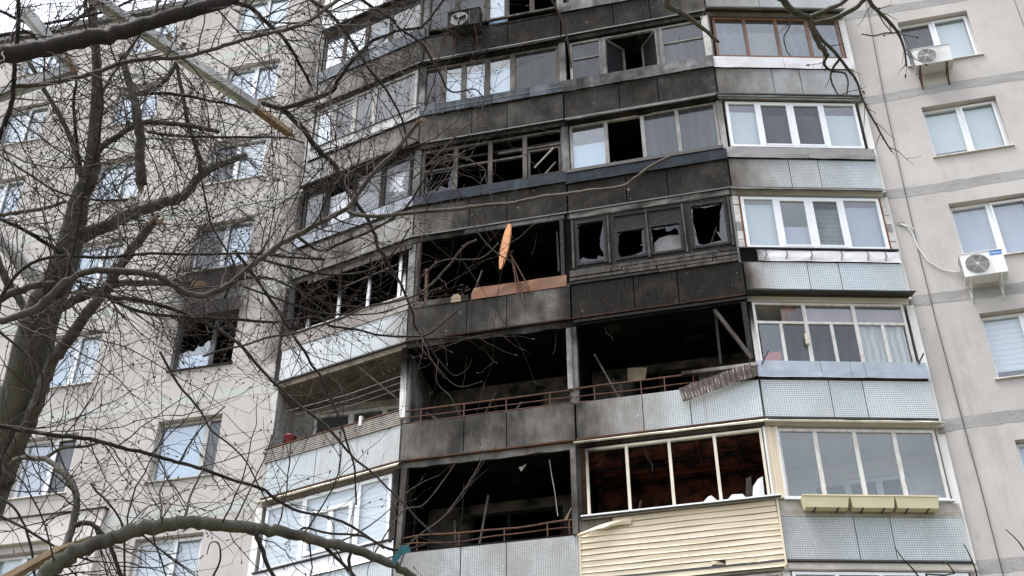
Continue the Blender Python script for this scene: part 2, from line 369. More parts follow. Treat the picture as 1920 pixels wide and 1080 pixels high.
def wall_panel(x0, x1, z0, z1, holes, top=False):
    mb = MB(); xs = {x0, x1}; zs = {z0, z1}
    for a, b, c, d in holes: xs |= {a, b}; zs |= {c, d}
    def sub(v, st):
        v = sorted(v); o = []
        for a, b in zip(v, v[1:]):
            nseg = max(1, round((b-a)/st)); o += [a+(b-a)*i/nseg for i in range(nseg)]
        return o+[v[-1]]
    xs, zs = sub(xs, .28), sub(zs, .28); idx = {}
    def vid(i, j):
        if (i, j) not in idx:
            idx[(i, j)] = len(mb.v); mb.v.append(V((xs[i], YW, zs[j]))); mb.uv.append((xs[i], zs[j])); mb.s.append(wsoot(xs[i], 0, zs[j]))
        return idx[(i, j)]
    for i in range(len(xs)-1):
        for j in range(len(zs)-1):
            cx, cz = (xs[i]+xs[i+1])/2, (zs[j]+zs[j+1])/2
            if not any(a < cx < b and c < cz < d for a, b, c, d in holes): mb.f.append((vid(i, j), vid(i+1, j), vid(i+1, j+1), vid(i, j+1)))
    D = YW+.32
    def q(p, r):
        b = len(mb.v); mb.v += [V((p[0], YW, p[1])), V((r[0], YW, r[1])), V((r[0], D, r[1])), V((p[0], D, p[1]))]
        for e in (p, r, r, p): mb.uv.append(e); mb.s.append(wsoot(e[0], 0, e[1]))
        mb.f.append((b, b+1, b+2, b+3))
    for a, b, c, d in holes:
        q((a, c), (b, c)); q((b, c), (b, d)); q((b, d), (a, d)); q((a, d), (a, c))
    q((x0, z1), (x1, z1)); q((x1, z1), (x1, z0)); q((x1, z0), (x0, z0)); q((x0, z0), (x0, z1))
    b = len(mb.v); mb.v += [V((x0, D, z0)), V((x1, D, z0)), V((x1, D, z1)), V((x0, D, z1))] if not holes else []
    if not holes: mb.uv += [(0, 0)]*4; mb.s += [0]*4; mb.f.append((b+3, b+2, b+1, b))
    return mb.build('wall_panel', 'stucco', B)
xl = [-26, -20.75, -17.15, -13.4, -10.22]; xr = [3.07, 6.9, 10.6, 14.0]
for kf in FL:
    z0, z1 = ZF(kf)+.06, ZF(kf+1)-.14
    if kf == 6: z1 = ZF(7)-.35
    for xs in (xl, xr):
        for a, b in zip(xs, xs[1:]):
            h = [(p, q_, ZF(kf)+WZ0, ZF(kf)+WZ1) for p, q_ in LX+RX if a < p < b]
            wall_panel(a+.008, b-.008, z0, z1, h)
            # smeared cement over the floor joint
            mb = MB(); nseg = int((b-a)/.16); rows = []
            gl = xs is xl
            for sgn, base in ((1, ZF(kf)+.06), (-1, ZF(kf)-.14)):
                rows.append([V((a+(b-a)*i/nseg, YW-.004, base+sgn*(.015+abs(random.gauss(0, .014)))+.012*math.sin(i*.31+kf*2+a))) for i in range(nseg+1)])
            mb.sheet(rows, .006, lambda i, j: wsoot(a+(b-a)*j, 0, ZF(kf))*.8)
            mb.build('joint_band', 'joint_cement_green' if gl else 'joint_cement', B)
for a, b in ((XL, -10.22), (3.07, XR)):                        # wall below the floors in view
    MB().box(WALL, a, b, -.32, 0, 0, ZF(-1)-.17, 0, 3).build('wall_base', 'stucco', B)
MB().box(WALL, XL-.15, XR+.15, -11, .12, ZF(7)-.35, ZF(7)-.15, 0, 6).build('roof', 'roof_felt', B)
MB().box(WALL, XL, XR, -11, -10.7, 0, ZF(7)-.36, 0, 6).build('rear_wall', 'stucco', B)
for x in (XL, XR-.3): MB().box(WALL, x, x+.3, -10.69, -.33, 0, ZF(7)-.36, 0, 6).build('end_wall', 'stucco', B)
# insulated patch of facade at the lower left
MB().box(WALL, -17.1, -13.74, .002, .11, ZF(0)+2.45, ZF(0)+3.03, 0).box(WALL, -14.83, -13.74, .002, .11, ZF(-1)-.1, ZF(0)+2.45).box(WALL, -17.1, -16.22, .002, .11, ZF(-1)-.1, ZF(0)+2.45).box(WALL, -16.22, -14.83, .002, .11, ZF(-1)-.1, ZF(0)+.7).build('insulation_patch', 'insulation_render', B)
MB().box(WALL, -17.14, -13.68, .001, .15, ZF(0)+3.032, ZF(0)+3.05).build('insulation_cap', 'black_metal', B)

def frame_bars(fr, u0, u1, z0, z1, n0, n1, w, mulls, mw, soot=0, trans=()):
    mb = MB()
    mb.box(fr, u0, u1, n0, n1, z0, z0+w, soot); mb.box(fr, u0, u1, n0, n1, z1-w, z1, soot)
    mb.box(fr, u0, u0+w, n0+.001, n1-.001, z0+w, z1-w, soot); mb.box(fr, u1-w, u1, n0+.001, n1-.001, z0+w, z1-w, soot)
    for x in mulls: mb.box(fr, x-mw/2, x+mw/2, n0+.002, n1-.002, z0+w, z1-w, soot)
    for a, b, z, tw in trans: mb.box(fr, a, b, n0+.003, n1-.003, z-tw/2, z+tw/2, soot)
    return mb
def pane(fr, u0, u1, z0, z1, n, mat, par, soot=0):
    return MB().box(fr, u0, u1, n-.003, n+.003, z0, z1, soot, 5).build('glass_pane', mat, par)
def jag_pane(fr, u0, u1, z0, z1, n, mat, par, depth=.3, keep=(1, 1, 1, 1), seed=0, soot=0):
    """glass left round the rim of a smashed pane: long shallow runs with a few tongues"""
    rn = random.Random(seed*7+3); cu, cz = (u0+u1)/2, (z0+z1)/2; out = []
    for (a, b, kp) in [((u0, z0), (u1, z0), keep[0]), ((u1, z0), (u1, z1), keep[1]), ((u1, z1), (u0, z1), keep[2]), ((u0, z1), (u0, z0), keep[3])]:
        cut = sorted([0]+[rn.uniform(.08, .95) for _ in range(4)])
        for t in cut: out.append((a[0]+(b[0]-a[0])*t, a[1]+(b[1]-a[1])*t, kp))
    inn = []; cur = 1
    for (x, z, kp) in out:
        cur = .55*cur+.45*rn.choice([.12, .25, .5, .9, 2.4]); t = min(.93, max(.015, kp*depth*cur)); inn.append((x+(cu-x)*t+rn.gauss(0, .012), z+(cz-z)*t+rn.gauss(0, .012)))
    mb = MB(); M = len(out)
    for i in range(M):
        j = (i+1) % M
        mb.poly(fr, [(out[i][0], out[i][1]), (out[j][0], out[j][1]), inn[j], inn[i]], n-.003, n+.003, soot)
    return mb.build('broken_pane', mat, par)
def drape(fr, u0, u1, z0, z1, n, mat, par, fold=.02, name='curtain'):
    nu = max(4, int((u1-u0)/.04)); ph = random.random()*9
    rows = [[fr.pt(u0+(u1-u0)*i/nu, n+fold*math.sin(i*1.15+ph+.3*math.sin(i*.7)), z) for i in range(nu+1)] for z in (z0, (z0+z1)/2, z1)]
    mb = MB().sheet(rows, .004); L = [(u0+(u1-u0)*i/nu, z) for z in (z0, (z0+z1)/2, z1) for i in range(nu+1)]; mb.uv = L+L
    return mb.build(name, mat, par)

# ---------------- windows in the flat walls
def wall_window(x0, x1, kf, mull=.5, mat='white_pvc', panes=('glass', 'glass'), back=('white_blind', 'white_blind'), soot=0, label=None, sill='white_paint', blindz=None):
    z0, z1 = ZF(kf)+WZ0, ZF(kf)+WZ1; n0, n1 = -.21, -.14; w = .06
    xm = x0+(x1-x0)*mull
    fo = frame_bars(WALL, x0, x1, z0+.012, z1-.012, n0, n1, w, [xm], .10, soot).build('window', mat, B, label=label)
    MB().box(WALL, x0-.05, x1+.05, -.139, .05, z0-.012, z0+.011, soot).build('window_sill', sill, fo)
    for i, (a, b) in enumerate(((x0+w, xm-.05), (xm+.05, x1-w))):
        if panes[i] == 'jag':
            top_ = [(b, z0+.62), (b-.06, z0+.86), (b-.16, z0+.80), (b-.22, z0+.70), (b-.33, z0+.74), (b-.42, z0+.60), (a+.2, z0+.66), (a+.1, z0+.58), (a, z0+.64)]
            MB().poly(WALL, [(a, z0+w), (b, z0+w)]+top_, -.178, -.172).build('broken_pane', 'glass_sky', fo); drape(WALL, a, b, z0+.05, z0+.56, -.3, 'sky_reflection_blind', fo, .01)  # blue sheet behind the shard stands for reflected sky
        elif panes[i]: pane(WALL, a, b, z0+w, z1-w, -.175, panes[i], fo)
        if panes[i] and panes[i] != 'jag' and i == 1 and mat == 'white_pvc':
            frame_bars(WALL, a-.012, b+.012, z0+w-.01, z1-w+.01, -.138, -.112, .045, [], 0, soot).build('sash', mat, fo)
        if back[i]:
            zb = z0+.02 if not blindz or not blindz[i] else z0+blindz[i]
            drape(WALL, a-.06, b+.06, zb, z1-.02, -.26, back[i], fo, .004, 'blind' if 'blind' in back[i] or 'screen' in back[i] else 'curtain')
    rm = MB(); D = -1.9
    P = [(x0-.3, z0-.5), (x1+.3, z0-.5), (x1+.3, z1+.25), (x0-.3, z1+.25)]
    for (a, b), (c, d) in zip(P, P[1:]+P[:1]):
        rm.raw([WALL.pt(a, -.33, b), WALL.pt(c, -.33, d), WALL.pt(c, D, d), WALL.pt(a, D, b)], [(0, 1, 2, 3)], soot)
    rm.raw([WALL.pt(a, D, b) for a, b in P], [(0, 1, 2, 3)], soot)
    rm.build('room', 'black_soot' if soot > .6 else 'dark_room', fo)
    return fo
GL, GS = 'glass', 'glass_sky'
Lspec = {
 (0, -1): {}, (0, 0): dict(panes=(GL, GL), back=('white_blind', 'white_blind'), mull=.55),
 (0, 1): dict(mat='white_paint', soot=.18, mull=.74, panes=(GS, 'glass_grey'), back=('sky_reflection_blind', 'grey_screen')),
 (0, 2): dict(mull=.60, panes=('jag', None), back=(None, None), soot=.75, label='burnt out window with a white post and a broken pane'),
 (0, 3): dict(panes=('glass_grey', GS), back=('dark_curtain', 'sky_reflection_blind'), soot=.25), (0, 4): dict(mull=.45, panes=('glass_grey', GS), back=('dark_curtain', 'white_blind')),
 (1, 0): dict(panes=(GL, GS), back=('white_blind', 'white_blind')), (1, 1): dict(mull=.55, panes=(GS, 'glass_grey'), back=('lilac_blind', 'grey_screen')),
 (1, 2): dict(mull=.5, panes=(GS, GS), back=('sky_reflection_blind', 'white_blind')), (1, 4): dict(panes=(GS, GL), back=('sky_reflection_blind', 'white_blind')),
}
for c, (x0, x1) in enumerate(LX):
    for kf in FL: wall_window(x0, x1, kf, **(Lspec.get((c, kf)) or dict(panes=(GS, GS), back=random.choice([('sky_reflection_blind', 'sky_reflection_blind'), ('white_blind', 'sky_reflection_blind'), ('sky_reflection_blind', 'grey_screen')]), mull=.52)))
Rspec = {4: dict(mull=.27, panes=('glass_grey', GL), back=('grey_screen', 'pale_blind')), 3: dict(mull=.49, panes=(GL, GL), back=('pale_blind', 'pale_blind'), blindz=(.32, 0)),
 2: dict(mull=.49, panes=(GS, GS), back=('lilac_blind', 'lilac_blind')), 1: dict(mull=.49, panes=(GL, GL), back=('white_blind', 'white_blind'), blindz=(.3, .3))}
Rspec[4]['mull'] = .47
for c, (x0, x1) in enumerate(RX):
    for kf in FL: wall_window(x0, x1, kf, **(Rspec.get(kf) or dict(panes=(GS, GS), back=('sky_reflection_blind', 'white_blind'))))

# ---------------- balconies
SP = {  # soot on the parapets: (u, amount)
 'AB': {6: [(0, 0), (3.3, .08)], 5: [(0, .28), (1.6, .5), (3.3, .7)], 4: [(0, .2), (1.5, .4), (3.3, .58)], 3: [(0, .4), (1.4, .48), (2.4, .3), (3.3, .38)], 2: [(0, .02), (2.6, .05), (3.3, .35)], 1: [(0, .04), (3.3, .12)]},
 'BC': {6: [(0, .5), (3.5, .4)], 5: [(0, .66), (1, .78), (3.5, .88)], 4: [(0, .55), (1, .68), (3.5, .7)], 3: [(0, .5), (1, .66), (2.2, .8), (3.5, .8)], 2: [(0, .68), (1, .74), (1.8, .66), (2.6, .54), (3.2, .62), (3.5, .84)], 1: [(0, .52), (.8, .62), (2, .62), (2.9, .5), (3.5, .6)], 0: [(0, .24), (3.5, .12)]},
 'CD': {6: [(0, .35), (3.5, .2)], 5: [(0, .84), (2, .8), (3, .62), (3.5, .5)], 4: [(0, .78), (2, .76), (3.5, .7)], 3: [(0, .84), (2, .86), (3.5, .74)], 2: [(0, .9), (2, .95), (3.5, .9)], 1: [(0, .66), (.6, .46), (1.3, .22), (2, .04), (3.5, 0)], 0: [(0, 0), (3.5, 0)]},
 'DE': {5: [(0, .3), (3.2, .05)], 4: [(0, .5), (.9, .33), (2, .22), (3.2, .12)], 3: [(0, .5), (.6, .28), (1.3, .12), (3.2, .02)], 2: [(0, .75), (.22, .4), (.5, .1), (1, 0), (3.2, 0)], 1: [(0, .02), (3.2, 0)], 0: [(0, .1), (3.2, .03)]}}
BURN = {('AB', 1): .3, ('AB', 2): 1, ('AB', 3): .85, ('AB', 4): .3, ('AB', 5): .5, ('BC', 0): .95, ('BC', 1): .97, ('BC', 2): 1, ('BC', 3): 1, ('BC', 4): .75, ('BC', 5): .85, ('CD', 0): .9, ('CD', 1): 1, ('CD', 2): 1, ('CD', 3): .93, ('CD', 4): .88, ('CD', 5): .7, ('DE', 3): .05, ('DE', 4): .15}  # the AB 1 value just darkens that balcony's inner walls and ceiling
LBL = {('AB', 0): 'newly glazed balcony with wide white plastic windows and white blinds', ('AB', 1): 'open balcony with a ribbed strip over pale mosaic panels', ('AB', 2): 'burnt out balcony with charred white posts over clean pale mosaic',
 ('BC', 0): 'burnt open balcony with bent rusty rails over pale mosaic', ('BC', 1): 'burnt open balcony with straight rusty rails over brown stained mosaic', ('BC', 2): 'burnt out balcony with a rust orange strip on its parapet', ('BC', 3): 'burnt glazed balcony with bare grey frames and no glass', ('BC', 4): 'smoke darkened balcony with pale blue glass between brown frames',
 ('CD', 0): 'balcony clad in cream siding with empty cream window frames', ('CD', 1): 'burnt open balcony with a leaning charred timber', ('CD', 2): 'burnt balcony with charred frames and smashed panes', ('CD', 3): 'smoke darkened balcony with one missing pane', ('CD', 4): 'smoke darkened balcony with an open casement',
 ('DE', 0): 'glazed balcony with three cream flower boxes', ('DE', 1): 'balcony with old white wooden glazing and a bare metal apron', ('DE', 2): 'balcony with white plastic windows and black hooks below', ('DE', 3): 'balcony with white plastic windows over a grey sheet apron', ('DE', 4): 'balcony with brown wooden glazing over a white apron'}
def lerp(t, u):
    if u <= t[0][0]: return t[0][1]
    for (a, x), (b, y) in zip(t, t[1:]):
        if u <= b: return x+(y-x)*(u-a)/(b-a)
    return t[-1][1]
JO = {'AB': (1.27, 1.9), 'BC': (1.29, 2.14), 'CD': (1.3, 2.19), 'DE': (1.3, 1.93)}
INNER = {'AB': (PA[0], PB[0]), 'BC': (PB[0], PC[0]), 'CD': (PC[0], PD[0]), 'DE': (PD[0], PE[0])}
BAL = {}
def psoot(b, kf): 
    t = SP[b].get(kf) or [(0, 0), (1, 0)]
    return lambda u, n, z: lerp(t, u)
for b, fr in BAY.items():
    x0, x1 = INNER[b]; L = fr.L
    for kf in FL:
        z = ZF(kf); s0 = BURN.get((b, kf), 0); s1 = BURN.get((b, kf-1), 0)
        sp = psoot(b, kf)
        # slab with a worn front edge: the balcony itself
        mb = MB(); nU = 14; xs_ = [i/nU for i in range(nU+1)]
        top = []; bot = []
        ragged = .05 if (b, kf) in (('BC', 1), ('CD', 2), ('BC', 2), ('CD', 3)) else .008
        vs = []; so_ = []
        for i in xs_:
            f_ = fr.pt(L*i, -.03, 0); bk = V((x0+(x1-x0)*i, YB, 0)); dz = -random.random()*ragged*(.3+i)
            fs = max(0, min(1, .55*lerp(SP[b].get(kf, [(0, 0), (1, 0)]), L*i)+.38*s1))
            if (b, kf) in (('CD', 3), ('BC', 1)): fs *= .62
            if (b, kf) == ('CD', 2): fs = .9
            for p, zz, ss in ((f_, z-.002, fs), (f_, z-.145-dz*0+dz, fs), (f_.lerp(bk, .06), z-.15, s1*.9+.05*(s1 > 0)), (f_.lerp(bk, .5), z-.15, s1), (bk, z-.15, s1), (bk, z, s0), (f_, z, s0)):
                vs.append((p.x, p.y, zz)); so_.append(ss)
        fs_ = []
        for i in range(nU):
            for j in range(7): fs_.append((i*7+j, i*7+(j+1) % 7, (i+1)*7+(j+1) % 7, (i+1)*7+j))
        fs_.append(tuple(reversed(range(7)))); fs_.append(tuple(nU*7+j for j in range(7)))
        mb.raw(vs, fs_); mb.s = so_
        bal = mb.build('balcony', 'inner_ceiling' if (b, kf) == ('AB', 2) else 'inner_plaster' if b == 'DE' and kf < 4 else 'concrete', B, label=LBL.get((b, kf)))
        BAL[(b, kf)] = bal
        # angle iron along the foot of the panels
        fm = 'rust' if (b in ('BC', 'CD') and kf in (1, 2) or (b, kf) == ('AB', 1)) else 'dark_sheet'
        MB().box(fr, -.01, L+.01, -.028, .026, z-.022, z+.012, .2 if kf == 1 else .45 if fm == 'rust' else 0).build('edge_angle', fm, bal)
        # mosaic panels
        if (b, kf) != ('CD', 0):
            e = [0, *JO[b], L]
            for i in range(3):
                zz1 = z+.815+(.05 if b == 'BC' and kf == 0 else 0)
                MB().box(fr, e[i]+.009+(.02 if i == 0 else 0), e[i+1]-.009, -.055, random.uniform(-.003, .005), z+.016, zz1, sp, .16).build('mosaic_panel', 'mosaic', bal)
            MB().box(fr, .0, L, -.09, -.056, z+.02, z+.80, lambda u, n, z: min(1, sp(u, n, z)+.5), .5).build('parapet_core', 'concrete', bal)
        # inner back wall with an opening, and the room behind it
        iw = Frame((x0, YB), (x1, YB)); LL = x1-x0; burnt = s0 > .6
        bm = 'smoked_plaster' if (b, kf) in (('CD', 1), ('BC', 0), ('BC', 1)) else 'burnt_plaster' if burnt else 'inner_plaster'
        o0, o1 = (.7, 2.5); oz0, oz1 = z+.75, z+2.3
        if (b, kf) == ('BC', 0): o0, o1, oz1 = .95, 2.85, z+2.42
        if (b, kf) == ('CD', 1): o0, o1, oz1 = .95, 2.3, z+2.46
        if (b, kf) == ('AB', 1): o0, o1, oz1 = .5, 2.9, z+2.5
        bw = MB(); S = {('CD', 1): .80, ('BC', 0): .74, ('BC', 1): .86}.get((b, kf), s0*.93) if burnt else s0
        bw.box(iw, 0, o0, -.2, 0, z, z+FH-.152, S, .5).box(iw, o1, LL, -.2, 0, z, z+FH-.152, S, .5).box(iw, o0, o1, -.2, 0, z, oz0, S, .5).box(iw, o0, o1, -.2, 0, oz1, z+FH-.152, S, .5)
        bwo = bw.build('inner_wall', bm, bal)
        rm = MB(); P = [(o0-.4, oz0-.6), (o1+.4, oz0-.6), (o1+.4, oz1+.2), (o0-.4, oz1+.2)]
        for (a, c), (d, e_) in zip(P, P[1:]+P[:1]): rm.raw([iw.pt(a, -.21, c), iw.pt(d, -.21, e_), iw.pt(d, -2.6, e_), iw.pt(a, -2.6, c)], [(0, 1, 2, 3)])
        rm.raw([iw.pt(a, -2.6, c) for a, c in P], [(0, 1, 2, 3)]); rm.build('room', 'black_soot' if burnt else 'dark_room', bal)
        if not burnt:
            frame_bars(iw, o0, o1, oz0, oz1, -.12, -.05, .07, [o0+(o1-o0)*.36, o0+(o1-o0)*.68], .12).build('inner_window_frame', 'white_pvc', bal)
            for i, (a, c) in enumerate(((o0+.07, o0+(o1-o0)*.36-.06), (o0+(o1-o0)*.36+.06, o0+(o1-o0)*.68-.06), (o0+(o1-o0)*.68+.06, o1-.07))): pane(iw, a, c, oz0+.07, oz1-.07, -.085, 'glass_sky', bal)
        if burnt:
            frame_bars(iw, o0, o1, oz0, oz1, -.1, .012, .07, [o0+(o1-o0)*.42], .08).build('charred_frame', 'charred', bal)
            zc = z+FH-.152
            for q in range(7):                                  # scorched plaster still clinging to the ceiling above
                u = random.uniform(.2, L-.5); n_ = -random.uniform(.15, 1.2); r_ = random.uniform(.12, .4); P_ = []
                for a in range(9): P_.append((u+r_*math.cos(a*.7)*random.uniform(.6, 1.3), n_+.45*r_*math.sin(a*.7)*random.uniform(.6, 1.3)))
                m_ = MB(); vs2 = [tuple(fr.pt(a, c, zc-.001)) for a, c in P_]+[tuple(fr.pt(a, c, zc-.014-.02*random.random())) for a, c in P_]
                m_.raw(vs2, [tuple(range(9)), tuple(reversed(range(9, 18)))]+[(i, (i+1) % 9, (i+1) % 9+9, i+9) for i in range(9)]).build('plaster_patch', 'burnt_plaster', bal)
            for q in range(1 if kf > 2 else 2):
                u = random.uniform(.3, L-.3); n_ = -random.uniform(.1, 1.0); ln = random.uniform(.35, 1.1); dx = random.uniform(-.15, .15)
                MB().tube([fr.pt(u, n_, zc), fr.pt(u+dx*.3, n_, zc-ln*.4), fr.pt(u+dx+.03, n_+.04, zc-ln*.8), fr.pt(u+dx*1.2, n_+.05, zc-ln)], .006, 5).build('hanging_wire', 'charred_board', bal)
            for q in range(3):
                u = random.uniform(.3, L-.7); MB().bar(fr.pt(u, -.25-.3*q, z+.9), fr.pt(u+random.uniform(-.5, .5), -.5-.3*q, z+random.uniform(1.3, 2.2)), .05, .035, segs=4).build('charred_batten', 'charred_board', bal)
        # party walls at the ends
        def party(x, front, w=.16, so=s0, fs=None):
            pw = Frame((x, front), (x, YB)); LP = YB-front
            MB().box(pw, 0, LP-.002, -w/2, w/2, z+.001, z+FH-.153, lambda u, n, zz: ((fs(zz-z) if callable(fs) else fs) if fs is not None and u < .12 else so), .3).build('party_wall', 'inner_plaster', bal)
        if b == 'BC': party(PB[0], PB[1]+.06, .15, max(s0, BURN.get(('AB', kf), 0)*.8) if kf != 1 else .62, {1: lambda q: max(.03, min(1, (q-1.6)*1.6)), 0: .6}.get(kf, .55))
        if b == 'CD': party(PC[0], PC[1]+.06, .16, 1 if s0 > .8 else s0, {1: lambda q: .45+.25*(q > 2.3), 2: .93, 3: .6, 4: .6, 0: .7}.get(kf, .5))
        if b == 'DE': party(PD[0]-.005, PD[1]+.07, .13, {1: .95, 2: .5}.get(kf, .3 if kf > 2 else .05), {1: .97, 2: .25, 3: .4, 4: .5}.get(kf, 0))
        if b == 'AB': MB().box(Frame((PA[0]-.05, PA[1]+.08), (PA[0]-.05, YB)), .0, YB-PA[1]-.09, -.08, .06, z+.001, z+FH-.153, s0*.8).build('side_wall', 'inner_plaster', bal)
        if b == 'DE': MB().box(Frame((PE[0], PE[1]+.08), (PE[0], YB)), .0, YB-PE[1]-.09, -.07, .07, z+.001, z+FH-.153, 0).build('side_wall', 'inner_plaster', bal)

def band(b, kf, mat, z0=.83, z1=1.17, n0=0, n1=.03, top=None, u0=None, u1=None, soot=None, name='apron_sheet', joints=()):
    """sheet metal apron under the glazing, leaning out at the foot, in folded lengths"""
    fr = BAY[b]; bal = BAL[(b, kf)]; z = ZF(kf); L = fr.L
    u0 = -.02 if u0 is None else u0; u1 = L+.02 if u1 is None else u1
    e = [u0, *joints, u1]
    for a, c in zip(e, e[1:]):
        nu = max(2, int((c-a)/.25)); rows = []
        prof = [(z1, n0-.03), (z1+.004, n0+.012), (z1*.4+z0*.6, (n0+n1)/2+.01), (z0+.015, n1), (z0, n1+.012)]
        for zz, n in prof:
            rows.append([fr.pt(a+.003+(c-a-.006)*i/nu, n+random.gauss(0, .0035), z+zz+random.gauss(0, .002)) for i in range(nu+1)])
        MB().sheet(rows, .003, soot if callable(soot) else (lambda i, j, a=a, c=c: soot if soot is not None else psoot(b, kf)(a+(c-a)*j, 0, 0)*.9)).build(name, mat, bal)
    MB().box(fr, max(0, u0), min(u1, L), -.08, n0-.032, z+.81, z+z1-.01, .6, 1).build('parapet_cap', 'concrete', bal)
def hood(b, kf, mat, n1=.14, z1=0, z0=-.1, u0=-.03, u1=None, soot=0, th=.006):
    fr = BAY[b]; u1 = fr.L+.06 if u1 is None else u1; z = ZF(kf); nu = 10
    rows = [[fr.pt(u0+(u1-u0)*i/nu, n, z+zz+random.gauss(0, .004)) for i in range(nu+1)] for n, zz in ((.0, z1), (n1*.6, z1+(z0-z1)*.5), (n1, z0), (n1-.01, z0-.025))]
    MB().sheet(rows, th, soot).build('hood_sheet', mat, BAL[(b, kf-1)])
def glaze(b, kf, u0, u1, z0, z1, mulls, mat, panes, mw=.07, w=.05, soot=0, trans=(), backs=None, dn=0, sash=False, label=None, nb=-.14):
    fr = BAY[b]; bal = BAL[(b, kf)]; z = ZF(kf)
    frame_bars(fr, u0, u1, z+z0, z+z1, -.075+dn, -.012+dn, w, mulls, mw, soot, [(a, c, z+q, t) for a, c, q, t in trans]).build('window_frame', mat, bal)
    e = [u0+w-mw/2, *mulls, u1-w+mw/2]
    for i, pm in enumerate(panes):
        a, c = e[i]+mw/2, e[i+1]-mw/2
        if sash and pm and (sash is True or i in sash): frame_bars(fr, a-.008, c+.008, z+z0+w-.008, z+z1-w+.008, -.06+dn, -.006+dn, .042, [], 0, soot).build('sash', mat, bal)
        if pm and not pm.startswith('jag'): pane(fr, a, c, z+z0+w, z+z1-w, -.044+dn, pm, bal, soot)
        elif pm: jag_pane(fr, a, c, z+z0+w, z+z1-w, -.044+dn, 'glass_sooty', bal, float(pm[4:] or .3), (1, .9, .7, 1), i*7+kf, soot)
        if backs and backs[i]:
            bk = backs[i] if isinstance(backs[i], tuple) else (backs[i], 0, 1)
            H = z1-z0
            drape(fr, a-.05, c+.05, z+z0+H*bk[1]+.01, z+z0+H*bk[2]-.02, nb, bk[0], bal, .022 if 'curtain' in bk[0] or bk[0] == 'lace' else .004, 'blind' if 'blind' in bk[0] or 'screen' in bk[0] else 'curtain')

# DE column (right, mostly spared)
glaze('DE', 5, .1, 3.08, 1.2, 2.6, [.85, 1.6, 2.3], 'white_pvc', [GL]*4); band('DE', 5, 'painted_sheet')
glaze('DE', 4, .12, 3.08, 1.22, 2.56, [.86, 1.6, 2.33], 'brown_wood', ['glass', 'glass', 'glass', 'glass'], .075, .06, backs=[('dark_curtain', 0, .72), ('grey_screen', 0, .74), ('dark_curtain', 0, .74), ('dark_curtain', 0, .6)])
band('DE', 4, 'painted_sheet', .83, 1.2, .0, .02, joints=(1.62,), soot=.05); hood('DE', 5, 'hood_sheet', .22, .03, -.09, soot=.1)
glaze('DE', 3, .14, 3.04, 1.2, 2.56, [.83, 1.56, 2.27], 'white_pvc', ['glass', 'glass_grey', 'glass_grey', 'glass'], .095, .06, backs=[('pale_blind', 0, .86), ('grey_screen', 0, .8), ('grey_screen', 0, .8), ('pale_blind', 0, .82)], sash=(1, 2))
band('DE', 3, 'grey_sheet', .83, 1.15, .01, .035, joints=(1.75,), soot=.05); hood('DE', 4, 'hood_sheet', .12, -.1, -.16, soot=.2)
glaze('DE', 2, .16, 3.06, 1.19, 2.56, [.88, 1.57, 2.25], 'white_pvc', ['glass', 'glass', 'glass_grey', 'glass'], .11, .065, backs=[('pale_blind', 0, .93), ('lilac_blind', 0, .5), ('white_blind', 0, .86), ('lilac_blind', 0, .9)], sash=(1, 2))
band('DE', 2, 'painted_sheet', .83, 1.1, .0, .02, u0=.33, soot=lambda i, j: .5*max(0, 1-j*12)); hood('DE', 3, 'painted_sheet', .13, -.02, -.1, soot=.28)
band('DE', 2, 'painted_sheet', .84, 1.13, -.01, .0, u0=-.02, u1=.325, soot=.97)
fr = BAY['DE']; bal = BAL[('DE', 2)]; z = ZF(2)
for u in (.50, .92, 1.42, 2.03, 2.56, 2.92):
    MB().tube([fr.pt(u+.01, .0, z+1.14), fr.pt(u+.01, .05, z+.97), fr.pt(u-.05, .12, z+.86), fr.pt(u-.05, .125, z+.80)], [.011, .011, .011, .014], 6).build('hook', 'black_metal', bal)
MB().box(fr, -.02, L+.03, -.01, .03, z+1.15, z+1.18).build('sill_strip', 'black_metal', bal)
for p, q in ((.122, .156), (3.065, 3.1)): MB().box(fr, p, q, -.07, -.02, z+1.18, z+2.56).build('foam_seal', 'foam', bal)
for u in (.0, 3.102):                                           # patchy white brick piers beside the plastic windows
    for i in range(6): MB().box(fr, u, u+.115, -.08, -.008+random.uniform(-.01, .006), z+1.18+i*.232, z+1.18+i*.232+.22, .0 if i != 2 else .3).build('brick', 'brick_white', bal)
# DE 1: old white wooden glazing with top lights
glaze('DE', 1, .08, 3.05, 1.2, 2.62, [1.08, 2.05], 'white_paint', [None, None, None], .075, .05, trans=((.1, 3.03, 2.15, .055),))
bal = BAL[('DE', 1)]; z = ZF(1)
for u in (.585, 1.565, 2.56): MB().box(fr, u-.03, u+.03, -.07, -.018, z+1.25, z+2.122).build('glazing_bar', 'white_paint', bal)
eu = [.13, .585, 1.08, 1.565, 2.05, 2.56, 3.0]
for i in range(6): pane(fr, eu[i]+.032, eu[i+1]-.032, z+1.25, z+2.12, -.044, 'glass_clear' if i == 0 else 'glass_grey' if i < 4 else 'glass', bal)
jag_pane(fr, .13, 1.04, z+2.18, z+2.57, -.044, 'glass_grey', bal, .8, (.1, 1.1, .15, .05), 5)
for a, c in ((1.12, 2.01), (2.09, 3.0)): pane(fr, a, c, z+2.18, z+2.57, -.044, 'glass', bal); drape(fr, a-.03, c+.03, z+2.17, z+2.53, -.11, 'pink_curtain', bal, .004)
for i in (4, 5): drape(fr, eu[i], eu[i+1], z+1.22, z+2.14, -.12, 'lace', bal, .03)
drape(fr, .65, 1.06, z+2.17, z+2.6, -.11, 'pink_curtain', bal, .004)
MB().box(fr, .0, .075, -.09, -.005, z+1.22, z+2.62, lambda u, n, zz: min(1, max(.05, (zz-z-1.75)*1.6))).build('door_post', 'white_paint', bal)
